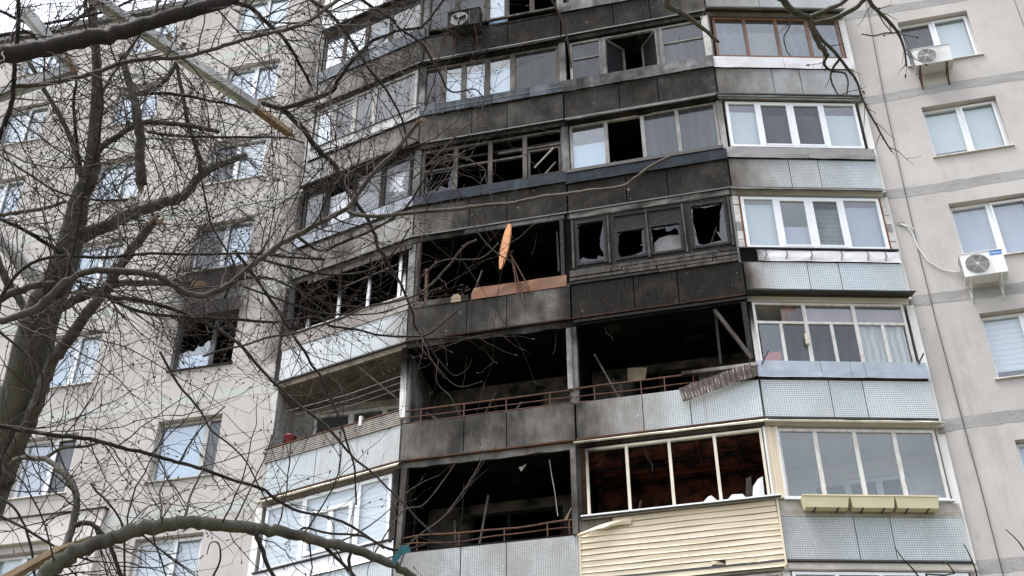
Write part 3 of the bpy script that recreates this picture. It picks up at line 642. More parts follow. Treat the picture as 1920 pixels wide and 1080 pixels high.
band('DE', 1, 'galvanised', .85, 1.215, .03, .05, joints=(1.2, 1.75, 2.02), soot=.0); hood('DE', 2, 'dark_sheet', .26, .0, -.05, u1=3.26)
MB().bar(fr.at(1428, 683, .07), fr.at(1441, 657, .16), .022).bar(fr.at(1722, 683, .06), fr.at(1732, 662, .16), .022).build('bracket', 'black_metal', bal)
MB().box(fr, 1.0, 1.06, -.01, .045, z+1.62, z+1.86).build('window_latch', 'cream_paint', bal)
# DE 0
glaze('DE', 0, .19, 3.08, 1.16, 2.58, [.88, 1.6, 2.32], 'white_paint', ['glass_clear']*4, .075, .055)
bal = BAL[('DE', 0)]; z = ZF(0)
band('DE', 0, 'concrete', .82, 1.1, -.02, -.005, soot=0); hood('DE', 1, 'cream_paint', .15, -.05, -.13, soot=0)
for i in range(4): MB().box(fr, -.03+i*.053, -.03+i*.053+.05, -.05, .0+.006*(i % 2), z+1.17, z+2.6).build('siding_strip', 'siding', bal)
MB().box(fr, .178, .2, -.04, .02, z+1.17, z+2.6).box(fr, -.05, -.03, -.04, .02, z+1.17, z+2.6).build('corner_trim', 'white_pvc', bal)
MB().box(fr, .15, 3.14, -.01, .05, z+1.125, z+1.158).build('window_board', 'white_pvc', bal)
glaze('DE', -1, .1, 3.08, 1.2, 2.6, [.85, 1.6, 2.3], 'white_pvc', [GL]*4); band('DE', -1, 'painted_sheet'); hood('DE', 0, 'concrete', .02, -.05, -.16)

# CD column
fr = BAY['CD']; L = fr.L
glaze('CD', 5, .15, 3.4, 1.2, 2.6, [.95, 1.75, 2.5], 'grey_wood', ['glass_grey', None, 'glass_grey', 'glass_grey'], soot=.5, dn=-.09, nb=-.26); band('CD', 5, 'painted_sheet', soot=.55)
bal = BAL[('CD', 4)]; z = ZF(4)
glaze('CD', 4, .18, 3.48, 1.2, 2.62, [.95, 2.36], 'white_paint', ['glass_sooty', None, 'glass_grey'], .12, .06, soot=.42, trans=((.2, .9, 2.03, .03), (2.42, 3.4, 2.02, .03)), backs=[('dark_curtain', 0, 1), None, ('dark_curtain', 0, .62)], dn=-.09, nb=-.26)
MB().box(fr, 3.36, 3.52, -.07, .0, z+1.2, z+2.62, .18).build('corner_post', 'white_paint', bal)
for (u, s) in ((1.02, 1), (2.29, -1)):                          # two casements swung inwards
    lf = Frame(tuple(fr.pt(u, -.05, 0))[:2], tuple(fr.pt(u+s*.42, -.55, 0))[:2]) if s > 0 else Frame(tuple(fr.pt(u-.42, -.55, 0))[:2], tuple(fr.pt(u, -.05, 0))[:2])
    frame_bars(lf, 0, lf.L, z+1.25, z+2.55, -.03, .02, .055, [], 0, .45).build('open_casement', 'white_paint', bal)
    pane(lf, .05, lf.L-.05, z+1.3, z+2.5, -.005, 'glass_sooty', bal)
band('CD', 4, 'painted_sheet', .84, 1.2, .04, .05, soot=lambda i, j: .72-.22*j)
bal = BAL[('CD', 3)]; z = ZF(3)
glaze('CD', 3, .1, 3.42, 1.22, 2.66, [.93, 1.76, 2.54], 'white_paint', ['glass', None, 'glass_grey', 'glass_grey'], .085, .06, soot=.32, backs=[('sky_reflection_blind', 0, .62), None, 'dark_curtain', 'dark_curtain'], nb=-.2, dn=-.09)
band('CD', 3, 'galvanised', .79, 1.09, .02, .045, joints=(.62, .95, 1.55, 2.05, 2.6, 3.1), soot=.84)
MB().box(fr, .02, 3.46, -.03, .05, z+1.11, z+1.2).build('sill_strip', 'black_metal', bal); hood('CD', 4, 'painted_sheet', .1, -.05, -.09, u0=.05, u1=3.45, soot=.35)
bal = BAL[('CD', 2)]; z = ZF(2)
glaze('CD', 2, .06, 3.44, 1.22, 2.6, [.9, 2.48], 'charred', [None]*3, .17, .1, trans=((.95, 2.42, 2.16, .1),))
MB().box(fr, .98, 2.40, -.05, -.03, z+2.205, z+2.49).build('top_panel', 'charred', bal)
for p, q, zb, zt in ((.155, .82, 1.315, 2.5), (.98, 1.66, 1.315, 2.115), (1.69, 2.40, 1.315, 2.115), (2.56, 3.345, 1.315, 2.5)):
    frame_bars(fr, p, q, z+zb, z+zt, -.06, .008, .06, [], 0).build('charred_sash', 'charred', bal)
jag_pane(fr, .21, .765, z+1.37, z+2.445, -.03, 'glass_sooty', bal, .16, (1.2, 1.9, .3, .5), 3); jag_pane(fr, 1.04, 1.60, z+1.37, z+2.06, -.03, 'glass_sooty', bal, .16, (.9, 1.6, .4, .8), 12)
jag_pane(fr, 1.75, 2.34, z+1.37, z+2.06, -.03, 'glass_sooty', bal, .22, (.2, .9, 1.5, .7), 9); jag_pane(fr, 2.62, 3.285, z+1.37, z+2.445, -.03, 'glass_grey', bal, .2, (.6, 2.2, .5, .5), 8)
for u in (.1, .86, 1.675, 2.44, 3.4): MB().bar(fr.pt(u+random.uniform(-.02, .02), .01, z+1.25), fr.pt(u, .0, z+2.55), .05, .04, segs=5, taper=.8).build('charred_strip', 'charred_board', bal)
MB().poly(fr, [(.5, z+1.36), (.9, z+1.36), (.88, z+1.55), (.52, z+1.57)], -.3, -.29).build('paper_sheet', 'smoked_paper', bal)
MB().poly(fr, [(2.6, z+1.36), (3.2, z+1.36), (3.15, z+1.62), (2.64, z+1.5)], -.3, -.29).build('paper_sheet', 'smoked_paper', bal)
MB().poly(fr, [(1.77, z+1.4), (2.34, z+1.4), (2.34, z+1.86), (2.1, z+1.9), (1.9, z+1.86), (1.78, z+1.74)], -.16, -.155).build('paper_sheet', 'smoked_paper', bal)
for a, zz, w in ((.0, .84, .06), (.02, .93, .07), (.0, 1.03, .08), (.02, 1.13, .075)):
    nseg = 5; cuts = [0]+sorted(random.uniform(.2, 3.3) for _ in range(2))+[L-.05]
    for p, q in zip(cuts, cuts[1:]): MB().box(fr, p+.01, q-.01, -.07, .01+random.uniform(0, .03), z+zz, z+zz+w, 0).build('sill_board', random.choice(['charred', 'charred_board', 'charred_board']), bal)
hood('CD', 3, 'concrete', .012, -.03, -.17, u0=.05, u1=3.45, soot=lambda i, j: .35+.35*random.random())
# CD 1: open, charred
bal = BAL[('CD', 1)]; z = ZF(1)
def rails(b, kf, zs, posts, bend=0, u0=.02, u1=None, mat='rust', rr=.019):
    f_ = BAY[b]; u1 = u1 or f_.L-.02; mb = MB(); z = ZF(kf)
    for i, zz in enumerate(zs):
        pts = [f_.pt(u0+(u1-u0)*j/12, -.02+bend*.5*math.sin(j*.9+i), z+zz+bend*(math.sin(j*.62+i*1.7)*.6+.4*math.sin(j*1.3))) for j in range(13)]
        mb.tube(pts, rr if i == 0 else rr*.7, 6)
    for u in posts: mb.bar(f_.pt(u, -.02, z+.8), f_.pt(u, -.02, z+zs[0]), .026, .02)
    mb.build('railing', mat, BAL[(b, kf)])
rails('CD', 1, (1.14, .95), (.4, 1.3, 1.75, 2.3, 3.2), .006); rails('BC', 1, (1.12, .97, .845), (.4, 1.28, 2.13, 3.0), .003); rails('BC', 0, (1.16, 1.02), (.45, 1.25, 2.1, 2.9, 3.3), .035, u0=.1)
for p, q, w in (((3.42, 1.16), (3.42, 2.62), .12), ): MB().bar(fr.pt(p[0], -.04, z+p[1]), fr.pt(q[0], -.04, z+q[1]), w, .1, segs=6).build('charred_post', 'charred', bal)
MB().box(fr, .0, .3, -.05, .0, z+.80, z+.83).build('cap', 'rust', bal)
for a, c, zz in ((.0, L, -.06),): MB().box(fr, .05, L, -.02, .012, z+FH-.11, z+FH-.05, 0).build('lintel_board', 'charred', bal)
# CD 0: cream frames without glass, siding below
bal = BAL[('CD', 0)]; z = ZF(0)
mm = [.94, 1.73, 2.56]
glaze('CD', 0, .17, 3.42, 1.2, 2.6, mm, 'cream_paint', [None]*4, .055, .05, soot=lambda u, n, zz: max(0, .7-u*.8)*max(0, min(1, (zz-z-1.5))))
MB().box(fr, .07, .165, -.08, -.02, z+1.2, z+2.62, .6).build('corner_post', 'brown_wood', bal)
nS = 11; zs0, zs1 = -.12, 1.13
for i in range(nS):
    a, c = z+zs0+(zs1-zs0)*i/nS, z+zs0+(zs1-zs0)*(i+1)/nS
    u0, u1 = .02, 3.52-.012*i*.3
    if i == nS-1: u0 = .62
    if i == nS-2: u0 = .38
    prof = [(c-.002, .006), (c-.012, .012), (a+.03, .014), (a+.010, .025), (a+.003, .022), (a+.001, .012)]
    cuts = [(u0, u1)] if i != 1 else [(u0, 2.28), (2.52, u1)]
    for p, q in cuts:
        nu = 8; rows = [[fr.pt(p+(q-p)*j/nu, n+random.gauss(0, .0025), zz+.004*math.sin(j*1.3+i)) for j in range(nu+1)] for zz, n in prof]
        MB().sheet(rows, .003).build('siding_slat', 'siding', bal)
MB().sheet([[fr.pt(2.28, .028, z+.03), fr.pt(2.52, .034, z+.01)], [fr.pt(2.28, .03, z+.10), fr.pt(2.40, .05, z+.07)]], .003).build('torn_slat_end', 'siding', bal)
rows = []                                                       # first slats curled away at the upper left
for i in range(9):
    t = i/8; u = .95-.95*t; n = .03+.14*t**1.5; zz = z+1.09-.30*t**1.6
    rows.append([fr.pt(u, n, zz), fr.pt(u+.02, n+.035+.02*math.sin(t*6), zz-.07), fr.pt(u-.01, n+.02+.05*t, zz-.15+.1*t)])
MB().sheet(rows, .003).build('curled_slat', 'siding', bal)
MB().box(fr, 3.50, 3.535, -.02, .04, z-.1, z+1.15).build('siding_trim', 'siding', bal); MB().box(fr, 0, .025, -.02, .03, z-.12, z+.86).build('siding_trim', 'siding', bal)
MB().box(fr, .0, L, -.09, -.03, z-.1, z+1.14, .3, .6).build('parapet_core', 'concrete', bal)
MB().box(fr, .06, 3.6, -.03, .12, z+1.155, z+1.178).build('window_board', 'white_pvc', bal)
MB().box(fr, .06, 3.6, .075, .12, z+1.135, z+1.154).build('board_edge', 'black_metal', bal)
hood('CD', 1, 'cream_paint', .09, -.03, -.10, soot=lambda i, j: max(0, .5-j))
iw = Frame((PC[0], YB), (PD[0], YB))
MB().box(iw, .09, 3.41, .002, .02, z+.0, z+2.64, 0, 3).build('inner_cladding', 'burnt_red', bal)
cl = MB(); cl.raw([tuple(fr.pt(.1, -.1, z+2.645)), tuple(fr.pt(3.42, -.1, z+2.645)), tuple(iw.pt(3.41, .0, z+2.645)), tuple(iw.pt(.09, .0, z+2.645)), tuple(fr.pt(.1, -.1, z+2.638)), tuple(fr.pt(3.42, -.1, z+2.638)), tuple(iw.pt(3.41, .0, z+2.638)), tuple(iw.pt(.09, .0, z+2.638))], [(0, 1, 2, 3), (4, 7, 6, 5), (0, 4, 5, 1), (1, 5, 6, 2), (2, 6, 7, 3), (3, 7, 4, 0)]).build('ceiling_cladding', 'burnt_red', bal)
for i in range(7):
    y = -.22-i*.235
    MB().box(fr, .12, 3.4, y-.03, y, z+2.60, z+2.637).build('ceiling_batten', 'burnt_red' if i % 3 else 'charred', bal)
for u in (.75, 1.55, 2.2, 2.9): MB().box(fr, u, u+.05, -1.72, -.15, z+2.585, z+2.599).build('ceiling_batten', 'charred' if u < 1 else 'burnt_red', bal)
glaze('CD', -1, .1, 3.42, 1.2, 2.6, [.93, 1.76, 2.54], 'grey_wood', [None]*4); band('CD', -1, 'galvanised')

# BC column
fr = BAY['BC']; L = fr.L
glaze('BC', 5, .05, 3.42, 1.2, 2.62, [.8, 1.6, 2.1, 2.75], 'grey_wood', ['glass_sooty', 'glass_sooty', 'glass_sky', None, None], .12, .06, soot=.5, backs=[None, None, 'sky_reflection_blind', None, None], dn=-.09, nb=-.26); 
bal = BAL[('BC', 5)]
MB().box(fr, .0, L, -.06, .01, ZF(5)+.82, ZF(5)+.9, .85).build('parapet_cap', 'concrete', bal)
glaze('BC', 4, .02, 3.38, 1.22, 2.62, [.52, 1.03, 1.62, 2.25], 'grey_wood', ['glass_sooty', 'glass', 'glass', 'glass', 'glass_sooty'], .13, .06, soot=.4, backs=['grey_screen', ('sky_reflection_blind', 0, .8), ('sky_reflection_blind', 0, .84), ('sky_reflection_blind', 0, .8), 'dark_curtain'], dn=-.09, nb=-.26)
band('BC', 4, 'galvanised', .86, 1.2, .02, .05, joints=(.9, 1.8, 2.7), soot=lambda i, j: .5+.2*j)
MB().box(fr, -.02, L, .03, .052, ZF(4)+1.02, ZF(4)+1.035).build('apron_fold', 'dark_sheet', BAL[('BC', 4)]); hood('BC', 5, 'dark_sheet', .06, -.04, -.1, soot=.3)
bal = BAL[('BC', 3)]; z = ZF(3)
glaze('BC', 3, .1, 3.42, 1.2, 2.62, [.9, 1.72, 2.53], 'grey_wood', [None]*4, .1, .06, soot=.48, trans=((.15, 2.5, 1.98, .05), (1.9, 3.38, 2.18, .045)), dn=-.09, nb=-.26)
frame_bars(fr, 2.6, 3.36, z+1.28, z+2.1, -.15, -.095, .055, [], 0, .6).build('burnt_sash', 'grey_wood', bal)
jag_pane(fr, .2, .84, z+1.28, z+1.92, -.13, 'glass_sooty', bal, .3, (1.5, 1.2, .2, .4), 4)
MB().bar(fr.pt(2.75, -.1, z+1.55), fr.pt(3.2, -.06, z+2.02), .03).bar(fr.pt(2.8, -.25, z+1.25), fr.pt(3.2, -.3, z+1.8), .05, .03).build('broken_glazing_bar', 'grey_wood', bal)
MB().box(fr, .15, 3.35, -.3, -.25, z+2.35, z+2.4, .6).build('ceiling_rail', 'grey_wood', bal)
band('BC', 3, 'galvanised', .86, 1.17, .02, .05, joints=(1.2, 2.3), soot=.78)
# BC 2: burnt out, rust strip
bal = BAL[('BC', 2)]; z = ZF(2)
rows = [[fr.pt(1.38+(3.41-1.38)*i/10+(.05 if q == 0 else 0)*(i == 0), .015+random.gauss(0, .004), z+zz) for i in range(11)] for q, zz in enumerate((1.12, .97, .83))]
MB().sheet(rows, .004).build('rust_strip', 'rust_orange', bal)
MB().box(fr, .0, L, -.075, -.005, z+.82, z+.9, .75).build('parapet_cap', 'concrete', bal)
MB().box(fr, .14, 1.32, -.01, .012, z+.83, z+.98, lambda u, n, zz: .6).build('apron_sheet', 'concrete', bal)
MB().bar(fr.pt(.16, -.05, z+.95), fr.pt(.16, -.05, z+2.6), .1, .09, segs=4, soot=.55).build('corner_post', 'grey_wood', bal)
MB().bar(fr.pt(.36, -.12, z+1.0), fr.pt(.34, -.12, z+1.9), .12, .05, segs=4).build('burnt_plank', 'rust', bal)
MB().bar(fr.pt(3.34, -.05, z+.9), fr.pt(3.34, -.05, z+2.62), .12, .08, segs=6).bar(fr.pt(3.24, -.09, z+1.3), fr.pt(3.22, -.09, z+2.4), .05, .05, segs=5, taper=.6).build('charred_post', 'charred', bal)
hood('BC', 3, 'grey_sheet', .012, -.03, -.14, u0=1.2, u1=3.4, soot=.45)
# BC 1 / BC 0
bal = BAL[('BC', 1)]; z = ZF(1)
MB().bar(fr.pt(.03, -.02, z+.95), fr.pt(.0, -.02, z+2.62), .15, .12, segs=6, soot=lambda t: max(0, min(1, (t-.35)*2.4))).build('corner_post', 'white_paint', bal)
MB().bar(fr.pt(3.42, -.03, z+1.12), fr.pt(3.42, -.03, z+2.55), .17, .1, segs=5, soot=lambda t: .36+.2*t).build('corner_post', 'white_paint', bal)
bal = BAL[('BC', 0)]; z = ZF(0)
MB().bar(fr.pt(.1, -.03, z+.85), fr.pt(.14, -.03, z+2.62), .15, .1, segs=5, soot=.5).bar(fr.pt(-.03, -.02, z+1.1), fr.pt(-.02, -.02, z+2.62), .1, .1, segs=5, soot=.72).build('corner_post', 'grey_wood', bal)
MB().bar(fr.pt(3.42, -.03, z+.86), fr.pt(3.42, -.03, z+2.62), .17, .1, segs=5, soot=.48).build('corner_post', 'concrete', bal)
MB().box(fr, .05, L-.05, -.03, .0, z+.862, z+.9, .85).build('parapet_cap', 'concrete', bal)
glaze('BC', -1, .1, 3.42, 1.2, 2.6, [.93, 1.76, 2.54], 'white_pvc', [GL]*4); band('BC', -1, 'galvanised', soot=0)

# AB column
fr = BAY['AB']; L = fr.L
glaze('AB', 6, .1, 3.1, 1.2, 2.6, [.85, 1.6, 2.3], 'white_pvc', [GS]*4); band('AB', 6, 'painted_sheet', soot=.05)
glaze('AB', 5, .1, 3.14, 1.26, 2.62, [.75, 1.45, 2.2], 'grey_wood', [GS, GS, 'glass_grey', 'glass_grey'], .09, .06, soot=.4, backs=['sky_reflection_blind', ('sky_reflection_blind', 0, .8), ('sky_reflection_blind', 0, .7), 'grey_screen'])
band('AB', 5, 'galvanised', .84, 1.24, .0, .03, soot=lambda i, j: .3+.35*j, joints=(1.6,)); hood('AB', 6, 'dark_sheet', .2, .0, -.12)
glaze('AB', 4, .12, 3.14, 1.26, 2.6, [.7, 1.3, 1.9], 'white_paint', [GS, 'glass_grey', 'glass_grey', 'glass_grey'], .12, .07, soot=.22, backs=[('sky_reflection_blind', 0, .7), 'grey_screen', 'dark_curtain', 'grey_screen'])
band('AB', 4, 'painted_sheet', .86, 1.22, .01, .03, soot=lambda i, j: .18+.2*j, joints=(1.9,)); MB().box(fr, .1, L, -.01, .05, ZF(4)+1.22, ZF(4)+1.25).build('sill_strip', 'black_metal', BAL[('AB', 4)]); hood('AB', 5, 'dark_sheet', .1, -.02, -.1, soot=.2)
bal = BAL[('AB', 3)]; z = ZF(3)
glaze('AB', 3, .1, 3.14, 1.22, 2.6, [.75, 1.55, 2.35], 'charred', ['glass_grey', None, 'glass_grey', 'jag .5'], .13, .06, backs=['grey_screen', ('white_blind', 0, .8), ('white_blind', 0, .55), ('white_blind', 0, .95)])
band('AB', 3, 'galvanised', .88, 1.2, .01, .04, soot=.25, joints=(.8, 1.6, 2.4)); hood('AB', 4, 'dark_sheet', .2, .0, -.1)
bal = BAL[('AB', 2)]; z = ZF(2)
for u, t in ((.62, .15), (1.42, .42), (2.2, .55), (3.0, .75), (3.12, .4)):
    MB().bar(fr.pt(u, -.04, z+1.2), fr.pt(u+.01, -.04, z+2.6), .075, .06, segs=8, soot=lambda q, t=t: max(0, min(1, .5+(q-t)*4))).build('burnt_mullion', 'white_pvc', bal)
MB().bar(fr.pt(1.5, -.06, z+2.1), fr.pt(3.1, -.06, z+2.22), .03).build('burnt_rail', 'charred_board', bal)
MB().box(fr, .0, L, -.09, .015, z+.825, z+1.18, lambda u, n, zz: .05+.12*random.random(), .3).build('parapet_cap', 'concrete', bal)
MB().box(fr, .1, L, -.07, .04, z+1.182, z+1.21, .1).build('window_board', 'white_paint', bal)
MB().box(fr, .02, .16, -.06, .0, z+1.2, z+2.62, 0).build('burnt_frame', 'charred', bal)
MB().box(fr, .5, L, -.04, -.005, z+2.5, z+2.62).build('lintel_board', 'charred_board', bal)
# AB 1: open balcony with a ribbed strip
bal = BAL[('AB', 1)]; z = ZF(1)
mb = MB()
for i in range(7): mb.box(fr, -.06, L+.0, -.03, .028, z+.825+i*.045, z+.825+i*.045+.027, 0, 2)
mb.build('ribbed_strip', 'grey_wood', bal, kind='stuff'); MB().box(fr, -.06, L, -.045, -.031, z+.825, z+1.14, .75).build('strip_backing', 'concrete', bal)
MB().box(fr, -.08, L, -.05, .04, z+1.142, z+1.165).build('rail_board', 'rust', bal)
for q in range(3): MB().tube([fr.pt(.02, -.35-.2*q, z+2.25), fr.pt(1.6, -.35-.2*q, z+2.2), fr.pt(3.2, -.35-.2*q, z+2.26)], .005, 4).build('washing_line', 'painted_sheet', bal)
MB().bar(fr.at(645, 665, -.05), fr.at(760, 760, -.1), .03, .03, segs=3).build('leaning_pole', 'charred_board', bal)
MB().box(fr, 2.3, 2.36, -.01, .06, z+1.04, z+1.26).build('clamp', 'painted_sheet', bal)
# AB 0
glaze('AB', 0, .15, 3.14, 1.18, 2.58, [1.1, 2.38], 'white_pvc', ['glass', 'glass', 'glass'], .11, .07, backs=['white_blind', 'white_blind', 'white_blind'])
bal = BAL[('AB', 0)]; z = ZF(0)
frame_bars(fr, 1.2, 2.28, z+1.28, z+2.2, -.06, .012, .075, [1.78], .1).build('sash', 'white_pvc', bal)
band('AB', 0, 'white_pvc', .82, 1.13, .02, .025, soot=0, joints=(1.85,)); MB().box(fr, .05, L, -.02, .07, z+1.14, z+1.17).build('sill_strip', 'black_metal', bal); hood('AB', 1, 'cream_paint', .12, -.03, -.12, soot=.1)
glaze('AB', -1, .1, 3.1, 1.2, 2.6, [.85, 1.6, 2.3], 'white_pvc', [GS]*4); band('AB', -1, 'painted_sheet', soot=0)

# ------------------------------------------------------------------ things on and around the balconies
def ac_unit(fr, P, size, label, logo=False, soot=0, brackets=True, grille=True):
    """outdoor unit: P = lower left corner of its front (u, n, z)"""
    u, n, z = P; w, d, h = size; o = fr.pt(u+w/2, n-d/2, z)
    t = thing('air_conditioner', label, 'air conditioner', o, 'outdoor air conditioner units on the facade')
    MB().box(fr, u, u+w, n-d, n, z, z+h, soot, .2).build('casing', 'white_plastic', t)
    MB().box(fr, u-.012, u+w+.012, n-d-.01, n+.012, z+h, z+h+.016, soot).box(fr, u+w*.68, u+w*.685, n, n+.003, z+.02, z+h-.02, .3).build('top_cover', 'white_plastic', t)
    cu, cz, r = u+w*.36, z+h*.5, min(h*.42, w*.34)
    mb = MB(); ng = 28
    ring = lambda rr, nn: [fr.pt(cu+rr*math.cos(2*math.pi*i/ng), nn, cz+rr*math.sin(2*math.pi*i/ng)) for i in range(ng)]
    a = ring(r, n+.004); vs = a+[fr.pt(cu, n+.004, cz)]; mb.raw(vs, [(i, (i+1) % ng, ng) for i in range(ng)]); mb.build('fan_opening', 'black_metal', t)
    if grille:
        mb = MB()
        for rr in [r*q for q in (.2, .36, .52, .68, .84, 1.0)]:
            c = ring(rr, n+.014); mb.tube(c+[c[0]], .0042, 5, cap=False)
        for q in range(6):
            an = q*math.pi/3; mb.tube([fr.pt(cu+r*.12*math.cos(an), n+.016, cz+r*.12*math.sin(an)), fr.pt(cu+r*math.cos(an), n+.016, cz+r*math.sin(an))], .0045, 4)
        c = ring(r*.1, n+.018); mb.raw(c+[fr.pt(cu, n+.02, cz)], [(i, (i+1) % ng, ng) for i in range(ng)]); mb.build('fan_grille', 'white_plastic', t)
    else:
        mb = MB()
        for q in range(3):
            an = q*2.1+.4; p = fr.pt(cu, n-.0+.007, cz); e = fr.pt(cu+r*.8*math.cos(an), n+.007, cz+r*.8*math.sin(an)); mb.bar(p, e, .06, .008, taper=1.4)
        mb.build('fan_blade', 'dark_sheet', t)
    if logo:
        MB().box(fr, u+w*.70, u+w*.97, n+.001, n+.005, z+h*.80, z+h*.98).build('brand_plate', 'logo_blue', t)
        cu_ = bpy.data.curves.new('brand_lettering', 'FONT'); cu_.body = 'Midea'; cu_.size = .075; cu_.extrude = .001; cu_.align_x = 'CENTER'; cu_.align_y = 'CENTER'
        tmp = bpy.data.objects.new('tmp', cu_); COL.objects.link(tmp); dg = bpy.context.evaluated_depsgraph_get(); me = bpy.data.meshes.new_from_object(tmp.evaluated_get(dg)); bpy.data.objects.remove(tmp)
        me.transform(Matrix((fr.t, V((0, 0, 1)), fr.n)).transposed().to_4x4()); me.materials.clear(); me.materials.append(MAT['white_plastic'])
        ob = bpy.data.objects.new('brand_lettering', me); COL.objects.link(ob); ob.parent = t; ob.location = fr.pt(u+w*.835, n+.007, z+h*.885)-V(t['wo'])
        a = me.attributes.new('soot', 'FLOAT', 'POINT')
    mb = MB()
    for i in range(9): mb.box(fr, u-.004, u-.001, n-d*.9, n-d*.1, z+.05+i*h*.1, z+.05+i*h*.1+.012)
    mb.build('side_grille', 'black_metal', t)
    if brackets:
        for q in (.12, .84):
            b_ = u+w*q; MB().bar(fr.pt(b_, n-.02, z-.015), fr.pt(b_, -.0+.01, z-.015), .03, .03).bar(fr.pt(b_, .012, z+.02), fr.pt(b_, .012, z-.36), .03, .02).bar(fr.pt(b_, n-.06, z-.03), fr.pt(b_, .02, z-.34), .022, .022).build('bracket', 'rust' if not logo else 'white_plastic', t)
    return t
u, z = WALL.un(1803, 522, .36); ac_unit(WALL, (u+.06, .42, z-.02), (.80, .30, .54), 'clean white air conditioner with a blue badge under the right hand windows', True)
u, z = WALL.un(1717, 128, .36); ac_unit(WALL, (u+.0, .42, z+.02), (.80, .30, .50), 'weathered white air conditioner on rusty brackets at the top right window', False, .12)
u, z = BAY['BC'].un(838, 52, .36); ac_unit(BAY['BC'], (u, .34, z), (.82, .28, .56), 'soot darkened air conditioner with bare fan on the top burnt balcony', False, .8, True, False)
# flower boxes
lab = {0: 'cream flower box nearest the yellow siding, leftmost of three', 1: 'cream flower box in the middle of three under the white windows', 2: 'cream flower box nearest the bare wall, rightmost of three'}
fr = BAY['DE']; z = ZF(0)
for i, (xa, xb) in enumerate(((1508, 1594), (1597, 1680), (1681, 1763))):
    u0, _ = fr.un(xa, 950, .2); u1, _ = fr.un(xb, 950, .2)
    t = thing('flower_box', lab[i], 'flower box', fr.pt((u0+u1)/2, .13, z+.86), 'flower boxes hung below the lower right glazing')
    prof = [(.03, .90), (.19, .90), (.22, 1.10), (.0, 1.10)]
    mb = MB(); a = [fr.pt(u0+.03, n, z+zz) for n, zz in prof[:2]]+[fr.pt(u0, n, z+zz) for n, zz in prof[2:]]; c = [fr.pt(u1-.03, n, z+zz) for n, zz in prof[:2]]+[fr.pt(u1, n, z+zz) for n, zz in prof[2:]]
    mb.raw([tuple(p) for p in a+c], [(3, 2, 1, 0), (4, 5, 6, 7), (0, 1, 5, 4), (1, 2, 6, 5), (3, 0, 4, 7)]); mb.build('trough', 'cream_plastic', t)
    MB().box(fr, u0-.006, u1+.006, .0, .235, z+1.10, z+1.125).build('rim', 'cream_plastic', t)
    mb = MB()
    for u in (u0+.2, u1-.2): mb.bar(fr.pt(u, .0, z+.89), fr.pt(u, .20, z+.89), .02, .014)
    mb.build('bracket', 'black_metal', t)
# ironing board standing on the burnt parapet
fr = BAY['BC']; n = .12
pt_, pb_ = fr.at(955, 419, n), fr.at(939, 506, n)
ax = (pt_-pb_); Lb = ax.length; ax.normalize(); wd = (fr.t*.82+fr.n*.62); wd = (wd-ax*wd.dot(ax)).normalized(); nm = wd.cross(ax)
t = thing('ironing_board', 'orange scorched ironing board stood on end in the burnt opening', 'ironing board', pb_)
mb = MB(); out = []
for i in range(28):
    a = 2*math.pi*i/28; x = math.cos(a); y = math.sin(a); out.append(pb_+ax*(Lb*(.5+.5*y*(1-.02*abs(y))))+wd*(.15*x*(1-.18*(y < 0)*abs(y))))
vs = [tuple(p+nm*.014) for p in out]+[tuple(p-nm*.014) for p in out]
mb.raw(vs, [tuple(range(28)), tuple(reversed(range(28, 56)))]+[(i, i+28, (i+1) % 28+28, (i+1) % 28) for i in range(28)]); mb.build('board', 'board_orange', t)
mb = MB(); f2 = lambda x, y, nn: fr.at(x, y, nn)
hub = f2(958, 478, .06)
for x, y, nn in ((984, 571, .05), (997, 548, .06), (972, 553, .07)): mb.tube([hub, f2(x, y, nn)], .014, 6)
mb.tube([f2(975, 530, .05), f2(997, 548, .06)], .009, 5); mb.tube([f2(962, 470, .06), f2(948, 486, .09)], .012, 6); mb.build('leg_frame', 'rust', t)
# burnt rubble on the same parapet
t = thing('burnt_debris', 'heap of charred rubble on the parapet left of the ironing board', 'debris', fr.at(880, 555, -.02))
for i in range(7):
    p = fr.at(random.uniform(866, 900), random.uniform(541, 556), -.02-.05*random.random()); q = p+V((random.uniform(-.12, .16), random.uniform(-.05, .05), random.uniform(.0, .13)))
    MB().bar(p, q, .05, .035, segs=2, taper=.7).build('charred_piece', random.choice(['charred', 'charred_board']), t)
MB().bar(fr.at(888, 552, -.02), fr.at(904, 508, -.06), .055, .02).build('charred_batten', 'charred_board', t)
mb = MB(); p = fr.at(855, 560, .03); u, z = fr.un(855, 558, .02)
tag(MB().poly(fr, [(u-.11, z-.11), (u+.11, z-.11), (u+.10, z+.03), (u+.04, z+.09), (u-.05, z+.09), (u-.11, z+.02)], .0, .022).build('scorched_board', 'ply'), 'small scorched brown board leaning on the parapet beside the rust strip', 'board')
